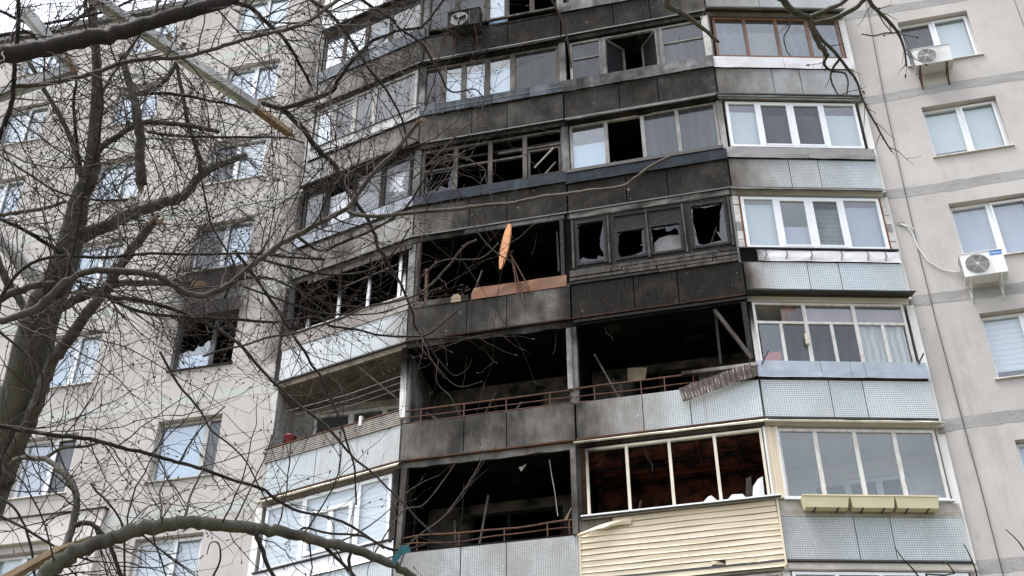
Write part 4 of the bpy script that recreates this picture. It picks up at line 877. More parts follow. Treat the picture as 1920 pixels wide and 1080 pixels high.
# CD 1: leaning charred timbers, plank, torn flashing
fr = BAY['CD']
tag(MB().bar(fr.at(1340, 582, -.1), fr.at(1411, 674, .0), .075, .07, segs=6).build('leaning_timber', 'charred_board'), 'long charred timber leaning across the open burnt balcony', 'timber')
tag(MB().bar(fr.at(1341, 584, -.16), fr.at(1352, 684, -.14), .05, .05, segs=5).build('upright_timber', 'charred'), 'thin blackened upright stick beside the leaning timber', 'timber')
tag(MB().bar(fr.at(1278, 702, .0), fr.at(1421, 684, .03), .10, .07, segs=6, soot=lambda t: max(0, .75-t)).build('sill_plank', 'grey_wood'), 'weathered plank lying on the rusty rail by the torn flashing', 'plank')
a0, a1, c0, c1 = fr.at(1272, 727, .14), fr.at(1418, 678, .06), fr.at(1281, 754, .16), fr.at(1422, 704, .07)
rows = []; NC = 44
for r in range(4):
    row = []
    for i in range(NC+1):
        t_ = i/NC; p = a0.lerp(a1, t_).lerp(c0.lerp(c1, t_), r/3); tear = max(0, .5-abs(t_-.22)) * .10 * (random.random()**2) if r == 0 else 0
        row.append(p+fr.n*(.012*math.sin(i*math.pi*.66)+.03*math.sin(t_*3))+(c0-a0).normalized()*tear)
    rows.append(row)
tag(MB().sheet(rows, .004).build('torn_flashing', 'flashing', None), 'torn rusty ribbed metal strip hanging off the railing corner', 'metal sheet')
tag(MB().sheet([[fr.at(1176, 690, -1.0), fr.at(1213, 689, -1.0)], [fr.at(1177, 714, -.95), fr.at(1210, 712, -.95)]], .012).build('scorched_board', 'ply'), 'scorched square panel standing inside the open burnt balcony', 'board')
# CD 0 debris in the window
def scrap(name, mat, fr, pts, n, label, cat, lean=.05):
    P = [fr.at(x, y, n-lean*i/len(pts)) for i, (x, y) in enumerate(pts)]; q = fr.n*.008
    M_ = len(P); return tag(MB().raw([tuple(p) for p in P]+[tuple(p-q) for p in P], [tuple(range(M_)), tuple(reversed(range(M_, 2*M_)))]+[(i, i+M_, (i+1) % M_+M_, (i+1) % M_) for i in range(M_)]).build(name, mat), label, cat)
scrap('paper_bundle', 'paper', fr, [(1411, 933), (1418, 936), (1434, 931), (1430, 893), (1421, 898), (1412, 912)], -.12, 'white sheet bundle in the right corner of the cream window', 'bundle')
scrap('glass_scrap', 'paper', fr, [(1315, 945), (1348, 941), (1334, 929), (1328, 931)], -.12, 'pale scrap on the sill of the third empty cream window', 'scrap')
scrap('glass_scrap', 'paper', fr, [(1363, 938), (1400, 934), (1392, 926), (1372, 927)], -.14, 'pale scrap on the sill of the fourth empty cream window', 'scrap')
scrap('burnt_board', 'charred_board', fr, [(1398, 934), (1411, 932), (1408, 893), (1399, 897)], -.3, 'narrow burnt board standing behind the fourth empty cream window', 'board', .02)
scrap('broken_board', 'ply', BAY['BC'], [(1056, 977), (1062, 978), (1073, 949), (1069, 955)], -.05, 'splintered board end beside the bent rusty rail', 'board')
scrap('red_box', 'pink_card', BAY['DE'], [(1430, 676), (1466, 676), (1464, 659), (1436, 662)], -.1, 'pinkish red box behind the old white wooden glazing', 'box')
scrap('lamp_scrap', 'paper', BAY['BC'], [(972, 876), (980, 874), (988, 869), (984, 875), (977, 884), (975, 881)], -.35, 'small white scrap hanging in the dark lower burnt opening', 'scrap')
fr = BAY['BC']; tag(MB().tube([fr.at(1030, 862, -.15), fr.at(1035, 895, -.15), fr.at(1040, 920, -.12), fr.at(1046, 968, -.1)], .009, 5).build('hanging_cable', 'grey_wood'), 'grey cable hanging in the lower burnt opening beside the right post', 'cable')
# bucket and crate on the open ribbed balcony
fr = BAY['AB']; o = fr.at(539, 822, -.04)+fr.n*(-.08); o.z = ZF(1)+1.165
t = thing('bucket', 'red plastic bucket on the rail of the ribbed balcony', 'bucket', o)
mb = MB(); ng = 20; rr = ((.085, 0), (.13, .2), (.142, .205), (.142, .22), (.122, .214), (.08, .015)); vs = []
for r, h in rr: vs += [(o.x+r*math.cos(2*math.pi*i/ng), o.y+r*math.sin(2*math.pi*i/ng), o.z+h) for i in range(ng)]
fs = [(j*ng+i, j*ng+(i+1) % ng, (j+1)*ng+(i+1) % ng, (j+1)*ng+i) for j in range(len(rr)-1) for i in range(ng)]+[tuple(reversed(range(ng))), tuple(range((len(rr)-1)*ng, len(rr)*ng))]
mb.raw(vs, fs).build('bucket_body', 'red_plastic', t, True)
u, z = fr.un(527, 830, -.1); t = thing('plant_crate', 'black plastic crate beside the red bucket', 'crate', fr.pt(u-.02, -.1, ZF(1)+1.166))
mb = MB(); zz = ZF(1)+1.166
mb.box(fr, u-.16, u+.12, -.2, -.19, zz, zz+.15).box(fr, u-.16, u+.12, -.03, -.02, zz, zz+.15).box(fr, u-.16, u-.15, -.19, -.03, zz, zz+.15).box(fr, u+.11, u+.12, -.19, -.03, zz, zz+.15).box(fr, u-.15, u+.11, -.19, -.03, zz, zz+.02).build('crate_body', 'black_metal', t)
mb = MB().tube([fr.pt(u-.2, .02, zz), fr.pt(u-.17, .03, zz+.3)], .012, 5).tube([fr.pt(u-.17, .03, zz+.3), fr.pt(u-.05, -.1, zz+.14)], .008, 5); mb.build('crate_handle', 'black_metal', t)
tag(MB().tube([fr.at(690, 800, .0), fr.at(745, 770, -.05)], .02, 6).build('stick', 'grey_wood'), 'short pale stick lying on the ribbed balcony corner by the post', 'stick')
# wires on the wall
wr = [(1618, -30), (1655, 170), (1688, 320), (1722, 470), (1757, 610), (1800, 770), (1843, 930), (1884, 1090), (1935, 1300)]
tag(MB().tube([WALL.at(x, y, .03) for x, y in wr], .0085, 5).build('wall_cable', 'cable'), 'thin dark cable hanging down the bare wall right of the balconies', 'cable')
wr = [(1688, 420), (1702, 426), (1712, 440), (1722, 465), (1740, 490), (1765, 505), (1790, 511), (1806, 508)]
t = thing('cooling_hose', 'white hose looping from a wall hole to the air conditioner', 'hose', WALL.at(1690, 420, 0))
MB().tube([WALL.at(x, y, .03) for x, y in wr], .014, 7).build('hose', 'white_plastic', t); MB().tube([WALL.at(1690, 420, .0), WALL.at(1704, 424, .05), WALL.at(1714, 430, .04)], .012, 6).build('hose_end', 'white_plastic', t)
u, z = WALL.un(1689, 420); MB().poly(WALL, [(u-.09, z-.02), (u-.02, z-.06), (u+.08, z-.03), (u+.07, z+.03), (u, z+.05), (u-.08, z+.03)], .002, .012).build('hole_patch', 'joint_cement', t)
u, z = WALL.un(1765, 808, .02); t = thing('wall_bracket', 'small white fitting on the bare wall at the corner of the lower right balcony', 'bracket', WALL.pt(u, 0, z))
MB().box(WALL, u-.07, u+.05, .001, .16, z+.02, z+.06).build('plate', 'white_pvc', t); MB().box(WALL, u-.05, u+.05, .001, .1, z-.08, z+.018).build('arm', 'joint_cement', t)

# ------------------------------------------------------------------ trees
def smooth_line(P, n=4):
    out = []
    for i in range(len(P)-1):
        p0, p1, p2, p3 = P[max(i-1, 0)], P[i], P[i+1], P[min(i+2, len(P)-1)]
        for k_ in range(n):
            t = k_/n; out.append(.5*((2*p1)+(p2-p0)*t+(2*p0-5*p1+4*p2-p3)*t*t+(3*p1-p0-3*p2+p3)*t**3))
    return out+[P[-1]]
LIMBS = []
def limb(par, pts, w0, w1, d0, d1, mat='bark_dark', sides=8, spawn=1.0, name='limb', extra=None):
    """traced limb: picture points pushed to distances d0..d1 metres, widths in picture pixels"""
    k_ = .84 if w0 < 14 else .92 if w0 < 24 else 1; w0, w1 = w0*k_, w1*k_
    M_ = len(pts); P = [at_depth(x, y, d0+(d1-d0)*i/(M_-1)) for i, (x, y) in enumerate(pts)]
    if extra: P = [V(e) for e in extra]+P
    Q = smooth_line(P); m_ = len(Q); rad = []
    for i, q in enumerate(Q):
        t = i/(m_-1); dd = (q-CAM).dot(FW) if not extra else d0
        rad.append(max(.002, (w0+(w1-w0)*t)/2*max(2, dd)/FPX*(1+random.gauss(0, .035))))
    Q = [q+V((random.gauss(0, 1), random.gauss(0, 1), random.gauss(0, 1)))*rad[i]*.14 for i, q in enumerate(Q)]
    ob = MB().tube(Q, rad, sides).build(name, mat, par, True)
    LIMBS.append((Q, rad, spawn)); return ob
base = V((-5.4, 7.4, 0))
T = thing('bare_tree', 'large bare tree with snapped limbs filling the left of the picture', 'tree', base)
tp = [(-190, 1250), (-60, 1000), (-18, 900), (45, 720), (77, 593), (115, 510), (138, 427), (150, 370), (170, 325), (178, 235), (182, 150), (178, 70), (168, -60)]
P = [at_depth(x, y, 9.3) for x, y in tp]; base2 = V((P[0].x-.55, P[0].y-.1, 0)); T.location = base2; T['wo'] = tuple(base2)
Q = smooth_line([base2-V((.05, 0, .2)), base2.lerp(P[0], .5)+V((-.06, 0, 0))]+P); n_ = len(Q)
wt = [(0, 100), (.25, 84), (.42, 70), (.55, 46), (.68, 32), (.8, 22), (1, 12)]
rad = [lerp(wt, i/(n_-1))/2*9.3/FPX*(1+random.gauss(0, .02)) for i in range(n_)]
MB().tube(Q, rad, 14).build('trunk', 'bark', T, True); LIMBS.append((Q[n_//2:], rad[n_//2:], .8))
LM = [ # points, w0, w1, depth0, depth1, material, spawn
 ([(-30, 960), (0, 915), (33, 837), (60, 780), (77, 740), (90, 693), (117, 653), (147, 613), (180, 567), (207, 533), (227, 493), (267, 443), (290, 411)], 30, 15, 9.2, 8.9, 'bark', .5),
 ([(85, 600), (110, 580), (150, 560), (185, 545), (213, 533), (267, 530), (317, 530), (362, 531)], 20, 11, 9.3, 8.8, 'bark', .7),
 ([(138, 452), (180, 433), (213, 417), (247, 400), (283, 388), (330, 373), (350, 360), (377, 327), (417, 307), (463, 290)], 28, 13, 9.3, 9.9, 'bark', .7),
 ([(228, 100), (238, 143), (247, 167), (253, 200), (260, 240), (263, 283), (265, 346)], 14, 23, 9.0, 8.8, 'bark', .3),
 ([(-80, 112), (0, 103), (67, 93), (133, 77), (200, 66), (267, 46), (333, 27), (400, 7), (433, -5), (470, -30)], 36, 24, 6.6, 7.4, 'bark_dark', .7),
 ([(425, 0), (467, 13), (500, 43), (533, 73), (560, 117), (583, 160)], 12, 6, 7.3, 7.8, 'bark_dark', 1),
 ([(27, 163), (83, 157), (140, 147), (187, 133), (233, 117), (283, 110), (340, 108), (383, 97), (433, 82), (483, 67), (547, 52), (583, 37), (633, 0), (660, -20)], 11, 8, 6.9, 7.6, 'bark_grey', .8),
 ([(36, -20), (35, 0), (33, 67), (28, 117), (25, 167), (20, 200), (3, 247), (-20, 300)], 9, 13, 6.8, 6.9, 'bark_dark', .6),
 ([(150, -30), (160, 0), (173, 67), (183, 117), (190, 160), (192, 200), (183, 267), (167, 327), (157, 360), (143, 443), (133, 487), (124, 527)], 5, 8, 7.6, 7.4, 'bark_dark', .8),
 ([(305, -10), (297, 7), (267, 57), (233, 110), (207, 147), (193, 170)], 6, 6, 7.7, 7.6, 'bark_grey', .6),
 ([(-40, 612), (0, 603), (33, 593), (67, 577), (93, 557), (123, 527), (167, 510), (217, 507), (267, 512), (300, 520), (327, 537), (353, 552), (383, 553), (413, 543), (443, 523), (473, 497), (500, 477), (540, 450), (600, 418), (627, 403), (650, 392), (667, 370), (690, 337), (717, 307), (740, 287), (762, 257), (777, 238), (789, 226)], 16, 8, 7.2, 7.9, 'bark_grey', .55),
 ([(652, 393), (660, 400), (680, 404), (720, 405), (780, 398), (860, 392), (900, 386), (965, 380), (1020, 368), (1060, 364), (1100, 358), (1165, 350), (1190, 335), (1220, 312), (1256, 294)], 10, 6, 7.7, 7.3, 'bark_grey', .12),
 ([(-30, 790), (0, 798), (50, 808), (117, 818), (167, 822), (200, 832), (240, 842), (283, 852), (333, 867), (383, 880), (443, 902), (493, 917), (515, 935), (560, 958), (640, 977), (720, 1025), (760, 1030), (800, 1020)], 11, 5, 7.2, 8.0, 'bark_dark', .8),
 ([(60, 1110), (83, 1080), (110, 1053), (150, 1030), (200, 1013), (250, 997), (300, 987), (350, 980), (400, 982), (467, 990), (517, 997), (567, 1006), (610, 1017), (660, 1027), (700, 1043), (740, 1062), (775, 1084), (810, 1110)], 34, 13, 6.8, 7.6, 'bark', .7),
 ([(20, 870), (33, 860), (83, 860), (110, 880), (137, 907), (143, 947), (133, 997), (117, 1037), (100, 1080)], 10, 20, 8.2, 7.2, 'bark', .5),
 ([(85, 858), (117, 840), (160, 837), (190, 828)], 9, 5, 8.2, 8.2, 'bark', .8),
 ([(140, 985), (167, 980), (187, 997), (207, 1027), (220, 1060), (235, 1100)], 12, 9, 7.4, 7.2, 'bark_dark', .6),
 ([(662, -20), (680, 0), (705, 18), (737, 37), (748, 53), (790, 80), (810, 113), (827, 142), (837, 165), (855, 173), (890, 167), (905, 182)], 8, 3, 7.8, 7.9, 'bark_dark', .5),
 ([(570, -15), (583, 0), (612, 20), (635, 43), (653, 67), (670, 93), (687, 123), (710, 150), (730, 178), (750, 215), (760, 247), (762, 277)], 10, 4, 8.0, 8.1, 'bark_dark', .6),
 ([(493, 193), (527, 203), (583, 187), (620, 173), (632, 153), (653, 123), (677, 98), (698, 77), (723, 67), (748, 57), (782, 53), (797, 45), (830, 2), (840, -15)], 12, 5, 8.5, 8.1, 'bark_dark', .7),
 ([(520, 198), (560, 233), (593, 277), (615, 298), (630, 313), (643, 345), (658, 368), (675, 390), (690, 413), (703, 440), (708, 463), (723, 482), (733, 503), (750, 530), (763, 560), (775, 590), (778, 613), (800, 639), (808, 655), (825, 678), (844, 699), (858, 704), (877, 691), (884, 674)], 13, 1.2, 8.5, 8.3, 'bark_dark', .7),
 ([(822, 674), (819, 716), (844, 743), (858, 770), (875, 795), (890, 799)], 2.6, 1.4, 8.3, 8.2, 'bark_grey', .3),
 ([(277, 247), (333, 255), (400, 257), (467, 257), (533, 258), (570, 268)], 7, 4, 9.2, 8.9, 'bark_dark', 1),
 ([(270, 178), (290, 175), (333, 177), (400, 190), (423, 193), (470, 210)], 9, 5, 9.1, 9.0, 'bark_dark', 1),
 ([(-20, 590), (0, 560), (33, 513), (67, 490), (117, 480), (183, 483), (233, 480), (283, 475), (367, 477), (467, 475), (540, 482), (610, 487)], 9, 5, 7.7, 8.2, 'bark_dark', .9),
 ([(150, 535), (177, 547), (207, 560), (240, 577), (283, 588), (333, 593), (400, 597), (460, 600), (512, 604), (548, 600), (595, 595), (618, 610), (668, 618), (718, 629), (772, 631), (798, 629), (818, 616), (856, 583)], 9, 4, 9.2, 8.4, 'bark_dark', .7),
 ([(190, 552), (207, 557), (283, 567), (333, 583), (367, 597), (417, 623), (450, 647), (473, 673), (502, 706), (529, 731), (554, 754), (593, 784), (618, 805), (647, 840), (668, 863), (700, 888), (727, 915), (758, 945), (785, 976), (810, 1000)], 10, 4, 9.2, 8.0, 'bark_dark', .6),
 ([(440, 470), (475, 515), (506, 560), (529, 595), (550, 629), (570, 658), (585, 685), (602, 706), (610, 727), (622, 754), (637, 788), (652, 834), (664, 874), (666, 905), (668, 947)], 8, 4, 8.6, 8.3, 'bark_dark', .5),
 ([(380, 668), (420, 655), (460, 647), (502, 633), (548, 625), (606, 608), (648, 593), (689, 575), (762, 560), (800, 540), (840, 500), (870, 462), (893, 450)], 5, 5, 8.2, 8.0, 'bark_grey', .5),
 ([(53, 113), (83, 167), (110, 213), (133, 260), (147, 300), (153, 350), (150, 400)], 10, 15, 9.4, 9.3, 'bark', .5),
 ([(345, 80), (330, 117), (310, 150), (270, 172), (245, 180)], 10, 12, 9.0, 9.0, 'bark', .6),
 ([(330, 110), (333, 133), (343, 183), (353, 233), (370, 283), (378, 318), (360, 350)], 8, 12, 9.4, 9.6, 'bark', .6),
 ([(175, 290), (213, 260), (260, 233), (300, 230), (367, 237), (410, 247)], 14, 9, 9.3, 9.1, 'bark', .7),
 ([(142, 120), (143, 150), (138, 200), (143, 260), (153, 333)], 6, 8, 8.7, 9.2, 'bark_dark', .8),
 ([(-20, 403), (0, 410), (43, 430), (77, 450), (120, 478)], 8, 10, 8.8, 9.2, 'bark_dark', .8),
 ([(-20, 405), (0, 403), (40, 398), (83, 390), (124, 377)], 10, 8, 8.5, 8.6, 'bark_grey', .2),
 ([(-30, 570), (0, 560), (40, 543), (90, 533), (120, 535)], 18, 14, 8.9, 9.2, 'bark_grey', .3),
 ([(-20, 440), (0, 500), (20, 540), (37, 560), (60, 600)], 16, 18, 9.5, 9.4, 'bark', .3),
 ([(-10, 615), (0, 623), (37, 653), (67, 683), (80, 713), (70, 760)], 7, 5, 7.9, 7.8, 'bark_dark', .7),
 ([(-10, 925), (0, 933), (27, 953), (47, 987), (60, 1037), (67, 1090)], 6, 6, 7.8, 7.6, 'bark_dark', .7),
 ([(-20, 955), (0, 967), (50, 993), (100, 1023), (133, 1040), (177, 1053)], 7, 5, 7.5, 7.4, 'bark_dark', .7),
 ([(300, 660), (333, 720), (360, 750), (380, 777), (397, 807), (430, 833), (460, 863), (483, 907), (500, 940)], 6, 3, 8.6, 8.2, 'bark_dark', .6),
 ([(422, 762), (377, 803), (353, 837), (337, 867)], 3, 5, 7.9, 7.7, 'bark_dark', .6),
 ([(170, 905), (180, 920), (207, 947), (227, 980), (233, 1020), (233, 1090)], 5, 5, 7.8, 7.7, 'bark_dark', .7),
 ([(479, 998), (488, 1022), (497, 1049), (512, 1078), (535, 1100)], 12, 8, 7.2, 7.2, 'bark_dark', .5),
 ([(700, 1040), (753, 960), (793, 947), (827, 907), (858, 862)], 4, 1.4, 7.5, 7.9, 'bark_grey', .8),
 ([(750, 1060), (770, 1017), (827, 973), (860, 933), (890, 887), (903, 862)], 4, 1.4, 7.6, 8.0, 'bark_grey', .8),
 ([(625, 1020), (670, 1000), (720, 965), (760, 925), (800, 900)], 4, 1.6, 7.5, 7.8, 'bark_grey', .7),
 ([(600, 1015), (630, 1045), (660, 1075), (680, 1100)], 9, 7, 7.4, 7.3, 'bark_dark', .3),
 ([(560, 1005), (570, 990), (620, 1000), (680, 1005), (720, 1028)], 6, 5, 7.4, 7.6, 'bark_dark', .4),
 ([(660, 1027), (655, 1060), (670, 1100)], 8, 7, 7.5, 7.4, 'bark_dark', .3),
 ([(340, 985), (350, 960), (357, 930), (380, 880)], 7, 4, 7.1, 7.4, 'bark_grey', .5),
 ([(300, 985), (303, 950), (300, 920), (320, 890)], 6, 3, 7.0, 7.3, 'bark_grey', .5),
 ([(400, 1080), (413, 1050), (410, 1020), (395, 1018), (388, 1040)], 5, 2, 7.4, 7.4, 'bark_dark', .1),
 ([(0, 290), (60, 330), (110, 360), (180, 375), (240, 374)], 6, 5, 9.2, 8.8, 'bark_dark', 1.0),
 ([(0, 20), (60, 45), (120, 38), (200, 20), (270, -10)], 8, 6, 8.2, 8.2, 'bark_dark', 1),
 ([(-10, 70), (40, 60), (80, 62), (115, 55), (160, 25), (190, -10)], 10, 7, 8.0, 8.2, 'bark_dark', 1),
 ([(420, 560), (440, 500), (400, 430), (390, 395), (370, 300)], 5, 4, 8.8, 8.9, 'bark_dark', 1),
 ([(560, 445), (600, 470), (640, 455), (700, 430), (760, 390), (800, 330), (840, 290)], 8, 4, 8.2, 8.2, 'bark_dark', .9),
 ([(470, 480), (540, 500), (620, 515), (700, 505), (740, 470), (770, 425)], 7, 3, 8.6, 8.3, 'bark_dark', 1),
 ([(450, 535), (520, 560), (590, 585), (660, 590), (720, 585), (790, 560)], 5, 3, 8.6, 8.5, 'bark_dark', 1),
 ([(440, 525), (500, 520), (560, 545), (620, 570), (680, 575)], 6, 3, 8.9, 8.8, 'bark_dark', 1),
 ([(775, 335), (800, 310), (830, 280), (870, 240), (900, 215), (910, 180)], 4, 2.5, 8.0, 8.1, 'bark_grey', .8),
 ([(1020, -20), (1035, 0), (1050, 30), (1063, 70), (1072, 128)], 6, 4, 6.8, 6.9, 'bark_grey', .4),
 ([(780, 640), (830, 700), (850, 720), (870, 725), (905, 715)], 2.5, 1.2, 8.3, 8.3, 'bark_grey', .6),
 ([(840, 290), (880, 300), (910, 320), (900, 345)], 4, 2, 8.2, 8.2, 'bark_grey', 1.0),
 ([(884, 402), (893, 430), (915, 460), (940, 480), (958, 490)], 3.5, 2.5, 7.6, 7.6, 'bark_grey', .5),
 ([(820, 490), (790, 520), (830, 488), (900, 485), (935, 455)], 3, 2.5, 8.0, 8.0, 'bark_grey', .5),
]
for a in LM: limb(T, a[0], a[1], a[2], a[3], a[4], a[5], 10 if a[1] > 14 else 7, a[6])
# raw wood where limbs have snapped
def snap(x, y, x2, y2, d, w, par=T):
    p, q = at_depth(x, y, d), at_depth(x2, y2, d); mb = MB()
    for i in range(6):
        o = V((random.gauss(0, 1), random.gauss(0, 1), random.gauss(0, 1)))*w*.3; mb.bar(p+o, p.lerp(q, random.uniform(.5, 1.1))+o*.8, w*.45, w*.4, taper=.25)
    mb.build('snapped_wood', 'raw_wood', par)
snap(264, 340, 266, 358, 8.8, .07); snap(284, 420, 297, 402, 8.9, .06); snap(355, 531, 384, 530, 8.8, .045); snap(782, 232, 795, 222, 7.9, .03); snap(315, 70, 328, 102, 8.9, .05)
tag(MB().bar(at_depth(8, 1088, 6.9), at_depth(112, 1030, 7.0), .055, .04, segs=4, taper=.9).bar(at_depth(112, 1030, 7.0), at_depth(170, 1006, 7.05), .04, .022, taper=.3).build('splintered_wood', 'raw_wood'), 'pale splintered length of wood caught at the bottom left', 'wood')
# twigs
def rv(): return V((random.gauss(0, 1), random.gauss(0, 1), random.gauss(0, 1)))
TW = MB(); TB = MB(); cnt = [0]
def dens(x, y):
    if x < 560: d = 1
    elif x < 640: d = .85
    elif x < 800: d = .6
    elif x < 880: d = .28
    elif x < 960: d = .10
    else: d = .02
    if y < 370 and x > 620: d = max(d, .85 if x < 800 else .5 if x < 900 else .28 if x < 985 else d)
    if y > 640: d *= .62 if x < 420 else .38
    if 330 < x < 450 and 560 < y < 700: d *= .6
    return d
def grow(p, d, length, r, lev, mb):
    st = .085 if lev < 2 else .06; n_ = max(3, int(length/st)); st = length/n_
    pts = [p.copy()]; zig = rv(); zig = (zig-d*zig.dot(d)).normalized(); cur = V((random.gauss(0, .5), random.gauss(0, .5), random.gauss(.1, .5)))
    for i in range(n_):
        d = (d+zig*(.17 if i % 2 else -.17)+rv()*.09+cur*.10).normalized()
        p = p+d*st; pts.append(p.copy())
        if lev < 3 and i > 0 and random.random() < (.66 if lev == 0 else .54 if lev == 1 else .34):
            x, y = project(p)
            if random.random() < dens(x, y)+.15:
                s = rv(); s = (s-d*s.dot(d)).normalized()
                grow(p, (d*.72+s*random.uniform(.5, 1.0)).normalized(), length*random.uniform(.25, .62)*(1-.4*i/n_), max(.0016, r*(1-.5*i/n_)*.62), lev+1, mb)
    cnt[0] += 1
    mb.tube(pts, [max(.0011, r*(1-.65*i/n_)) for i in range(n_+1)], 5 if lev == 0 else 4 if lev == 1 else 3, cap=False)
    if random.random() < .35:                                   # swollen bud at the tip
        e = pts[-1]; mb.tube([e, e+d*.012, e+d*.024], [r*.5+.0015, r*.6+.0035, .001], 5)
for Q, rad, sp in LIMBS:
    m_ = len(Q); acc = 0
    for i in range(1, m_-1):
        seg = (Q[i]-Q[i-1]).length; acc += seg
        if acc < .028: continue
        acc = 0; x, y = project(Q[i])
        if x < -60 or y < -60 or y > 1140 or random.random() > dens(x, y)*sp*1.0: continue
        d = (Q[i]-Q[i-1]).normalized(); s = rv(); s = (s-d*s.dot(d)).normalized()
        grow(Q[i], (d*random.uniform(.2, .9)+s+V((0, 0, .15))).normalized(), random.uniform(.3, 1.0)*random.uniform(.6, 1.5)*(.7 if x > 640 else 1), min(.0056, max(.0023, rad[i]*.36)), 0, TW)
TW.build('twigs', 'twig', T, kind='stuff')
# branches of a second tree reaching in from above on the right
base = V((3.4, -.9, 0))
T2 = thing('overhanging_tree', 'bare branches of a tree reaching in from the top right', 'tree', base)
n0 = len(LIMBS); D2 = 6.3
top = at_depth(1560, -420, D2)
Q = smooth_line([base-V((0, 0, .2)), base+V((-.05, .05, 1.8)), base+V((-.1, .3, 4.0)), base.lerp(top, .6)+V((.2, 0, 1.2)), top]); MB().tube(Q, [.14-.07*i/(len(Q)-1) for i in range(len(Q))], 12).build('trunk', 'bark', T2, True)
for pts, w0, w1, d0, d1, sp in (
 ([(1560, -420), (1515, -250), (1480, -110), (1450, -30), (1467, 0), (1487, 20), (1513, 33), (1523, 53), (1533, 77), (1545, 95), (1551, 106)], 19, 10, D2, 6.5, 0),
 ([(1650, -60), (1587, 0), (1553, 17), (1517, 33)], 8, 11, 6.3, 6.45, 0), ([(1650, -30), (1620, 0), (1600, 17), (1560, 37), (1523, 43)], 9, 11, 6.4, 6.45, 0),
 ([(1519, 40), (1540, 73), (1567, 100), (1587, 127), (1607, 153), (1617, 187), (1633, 217), (1657, 260), (1672, 285)], 9, 3, 6.45, 6.6, .5),
 ([(1551, 104), (1545, 120), (1560, 133), (1583, 137), (1590, 153), (1587, 180)], 7, 3, 6.5, 6.5, .1), ([(1573, 112), (1560, 132), (1558, 150), (1570, 175), (1580, 180)], 6, 3, 6.5, 6.5, .1),
 ([(1560, -420), (1420, -200), (1320, -90), (1250, 0), (1273, 20), (1300, 40), (1330, 63), (1348, 80)], 20, 6, D2, 6.6, .05), ([(1310, 48), (1318, 28), (1323, 15)], 3, 2, 6.6, 6.6, 0),
 ([(1560, -420), (1610, -180), (1622, -60), (1630, 0), (1650, 25), (1680, 55), (1695, 90), (1700, 125)], 14, 3.5, D2, 6.6, .8), ([(1685, 62), (1660, 62), (1640, 67), (1616, 64)], 4, 3, 6.6, 6.6, .05), ([(1640, 12), (1655, 40), (1672, 60)], 3, 3, 6.6, 6.6, 0),
 ([(1483, 28), (1480, 50), (1470, 70), (1475, 95), (1482, 105)], 4, 2, 6.5, 6.6, .1)):
    limb(T2, pts, w0, w1, d0, d1, 'bark', 8, sp)
for Q, rad, sp in LIMBS[n0:]:
    for i in range(1, len(Q)-1):
        x, y = project(Q[i])
        if y > -20 and random.random() < sp:
            d = (Q[i]-Q[i-1]).normalized(); s = rv(); s = (s-d*s.dot(d)).normalized(); grow(Q[i], (d*.8+s*.7).normalized(), random.uniform(.06, .2), .003, 2, TB)
TB.build('twigs', 'twig', T2, kind='stuff')
# thin shoots in front of the lower right wall
S3 = thing('sapling', 'thin bare shoots rising at the lower right corner', 'sapling', V((5.4, 8.3, 0)))
for pts in ([(1990, 1300), (1960, 1120), (1920, 1030), (1885, 992)], [(1850, 1320), (1842, 1150), (1832, 1080), (1820, 1045), (1807, 1020)], [(1800, 1320), (1760, 1150), (1720, 1078), (1695, 1050), (1677, 1025)], [(1850, 1200), (1790, 1075), (1766, 1053)]):
    Q = smooth_line([V((5.4+random.uniform(-.1, .1), 8.3, 0))]+[at_depth(x, y, 9.0) for x, y in pts]); MB().tube(Q, [.012-.009*i/(len(Q)-1) for i in range(len(Q))], 5).build('shoot', 'bark_dark', S3)

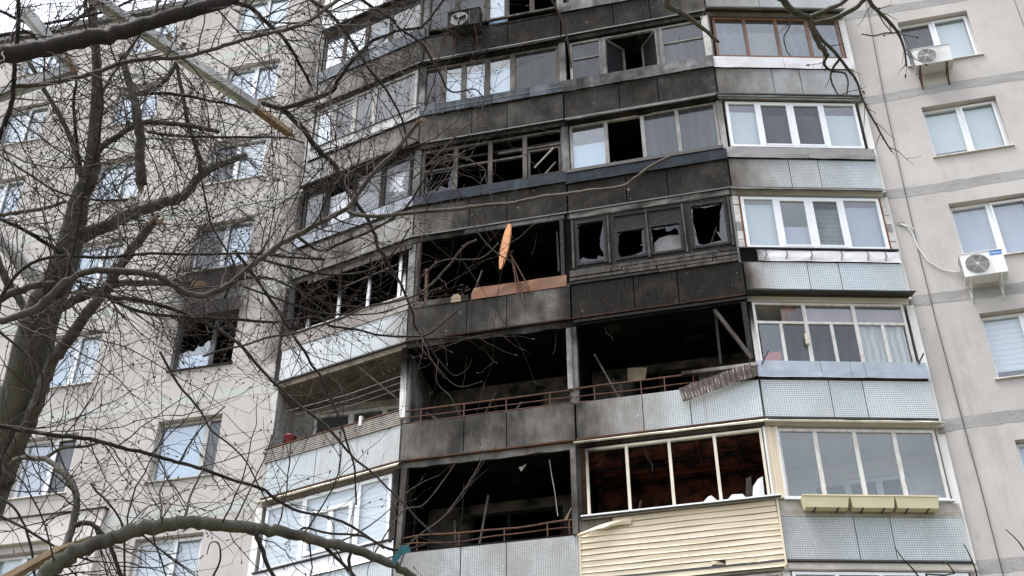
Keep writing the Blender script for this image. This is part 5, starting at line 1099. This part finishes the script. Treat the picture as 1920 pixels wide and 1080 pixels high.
# ------------------------------------------------------------------ blown out window frames caught in the tree
def profile(par, p, q, w, h, mat='white_plastic', soot=.25):
    d = (q-p).normalized(); a = V((0, 0, 1)); x = d.cross(a).normalized(); y = x.cross(d)
    mb = MB().bar(p, q, w, h, soot=soot, segs=4); mb.bar(p+y*(h*.62)+x*w*.25, q+y*(h*.62)+x*w*.25, w*.3, h*.25, soot=soot, segs=4); mb.bar(p-y*(h*.6)-x*w*.2, q-y*(h*.6)-x*w*.2, w*.35, h*.2, soot=soot*.6, segs=4)
    return mb.build('frame_profile', mat, par)
t = thing('blown_out_profile', 'long grey white window profile with a splintered wooden end hanging diagonally in the tree', 'debris', at_depth(553, 257, 8.3), 'blown out window frames caught in the tree')
profile(t, at_depth(150, -20, 8.0), at_depth(480, 202, 8.2), .075, .05); profile(t, at_depth(462, 191, 8.2), at_depth(545, 252, 8.3), .05, .035, 'raw_wood', 0)
snap(535, 243, 560, 262, 8.3, .03, t)
t = thing('blown_out_profile', 'corner of a white window frame lodged in the upper left branches', 'debris', at_depth(140, 135, 7.6), 'blown out window frames caught in the tree')
profile(t, at_depth(45, 20, 7.7), at_depth(140, 135, 7.6), .06, .05); profile(t, at_depth(-30, 188, 7.3), at_depth(138, 132, 7.6), .06, .05)
MB().bar(at_depth(124, 107, 7.55), at_depth(143, 136, 7.55), .035, .02).build('splinter', 'raw_wood', t)
t = thing('blown_out_profile', 'pale slatted frame piece wedged behind the trunk at the left edge', 'debris', at_depth(60, 520, 9.8), 'blown out window frames caught in the tree')
for i in range(3): profile(t, at_depth(-20+i*12, 440+i*4, 9.8), at_depth(66+i*9, 535-i*6, 9.8), .03, .03)
o = at_depth(752, 1040, 7.4); a, b = RT*.05+UP*.03, RT*.012-UP*.045
tag(MB().sheet([[o-a-b*.2, o+a*.2-b*.9+FW*.02, o+a*1.0-b*.6], [o-a*1.1+b*.8, o+b*.2+FW*.03, o+a*1.1+b*.3]], .004).build('blue_scrap', 'blue_scrap'), 'blue plastic scrap caught on the lower limb', 'scrap')
print('TWIGS', cnt, len(TW.f))
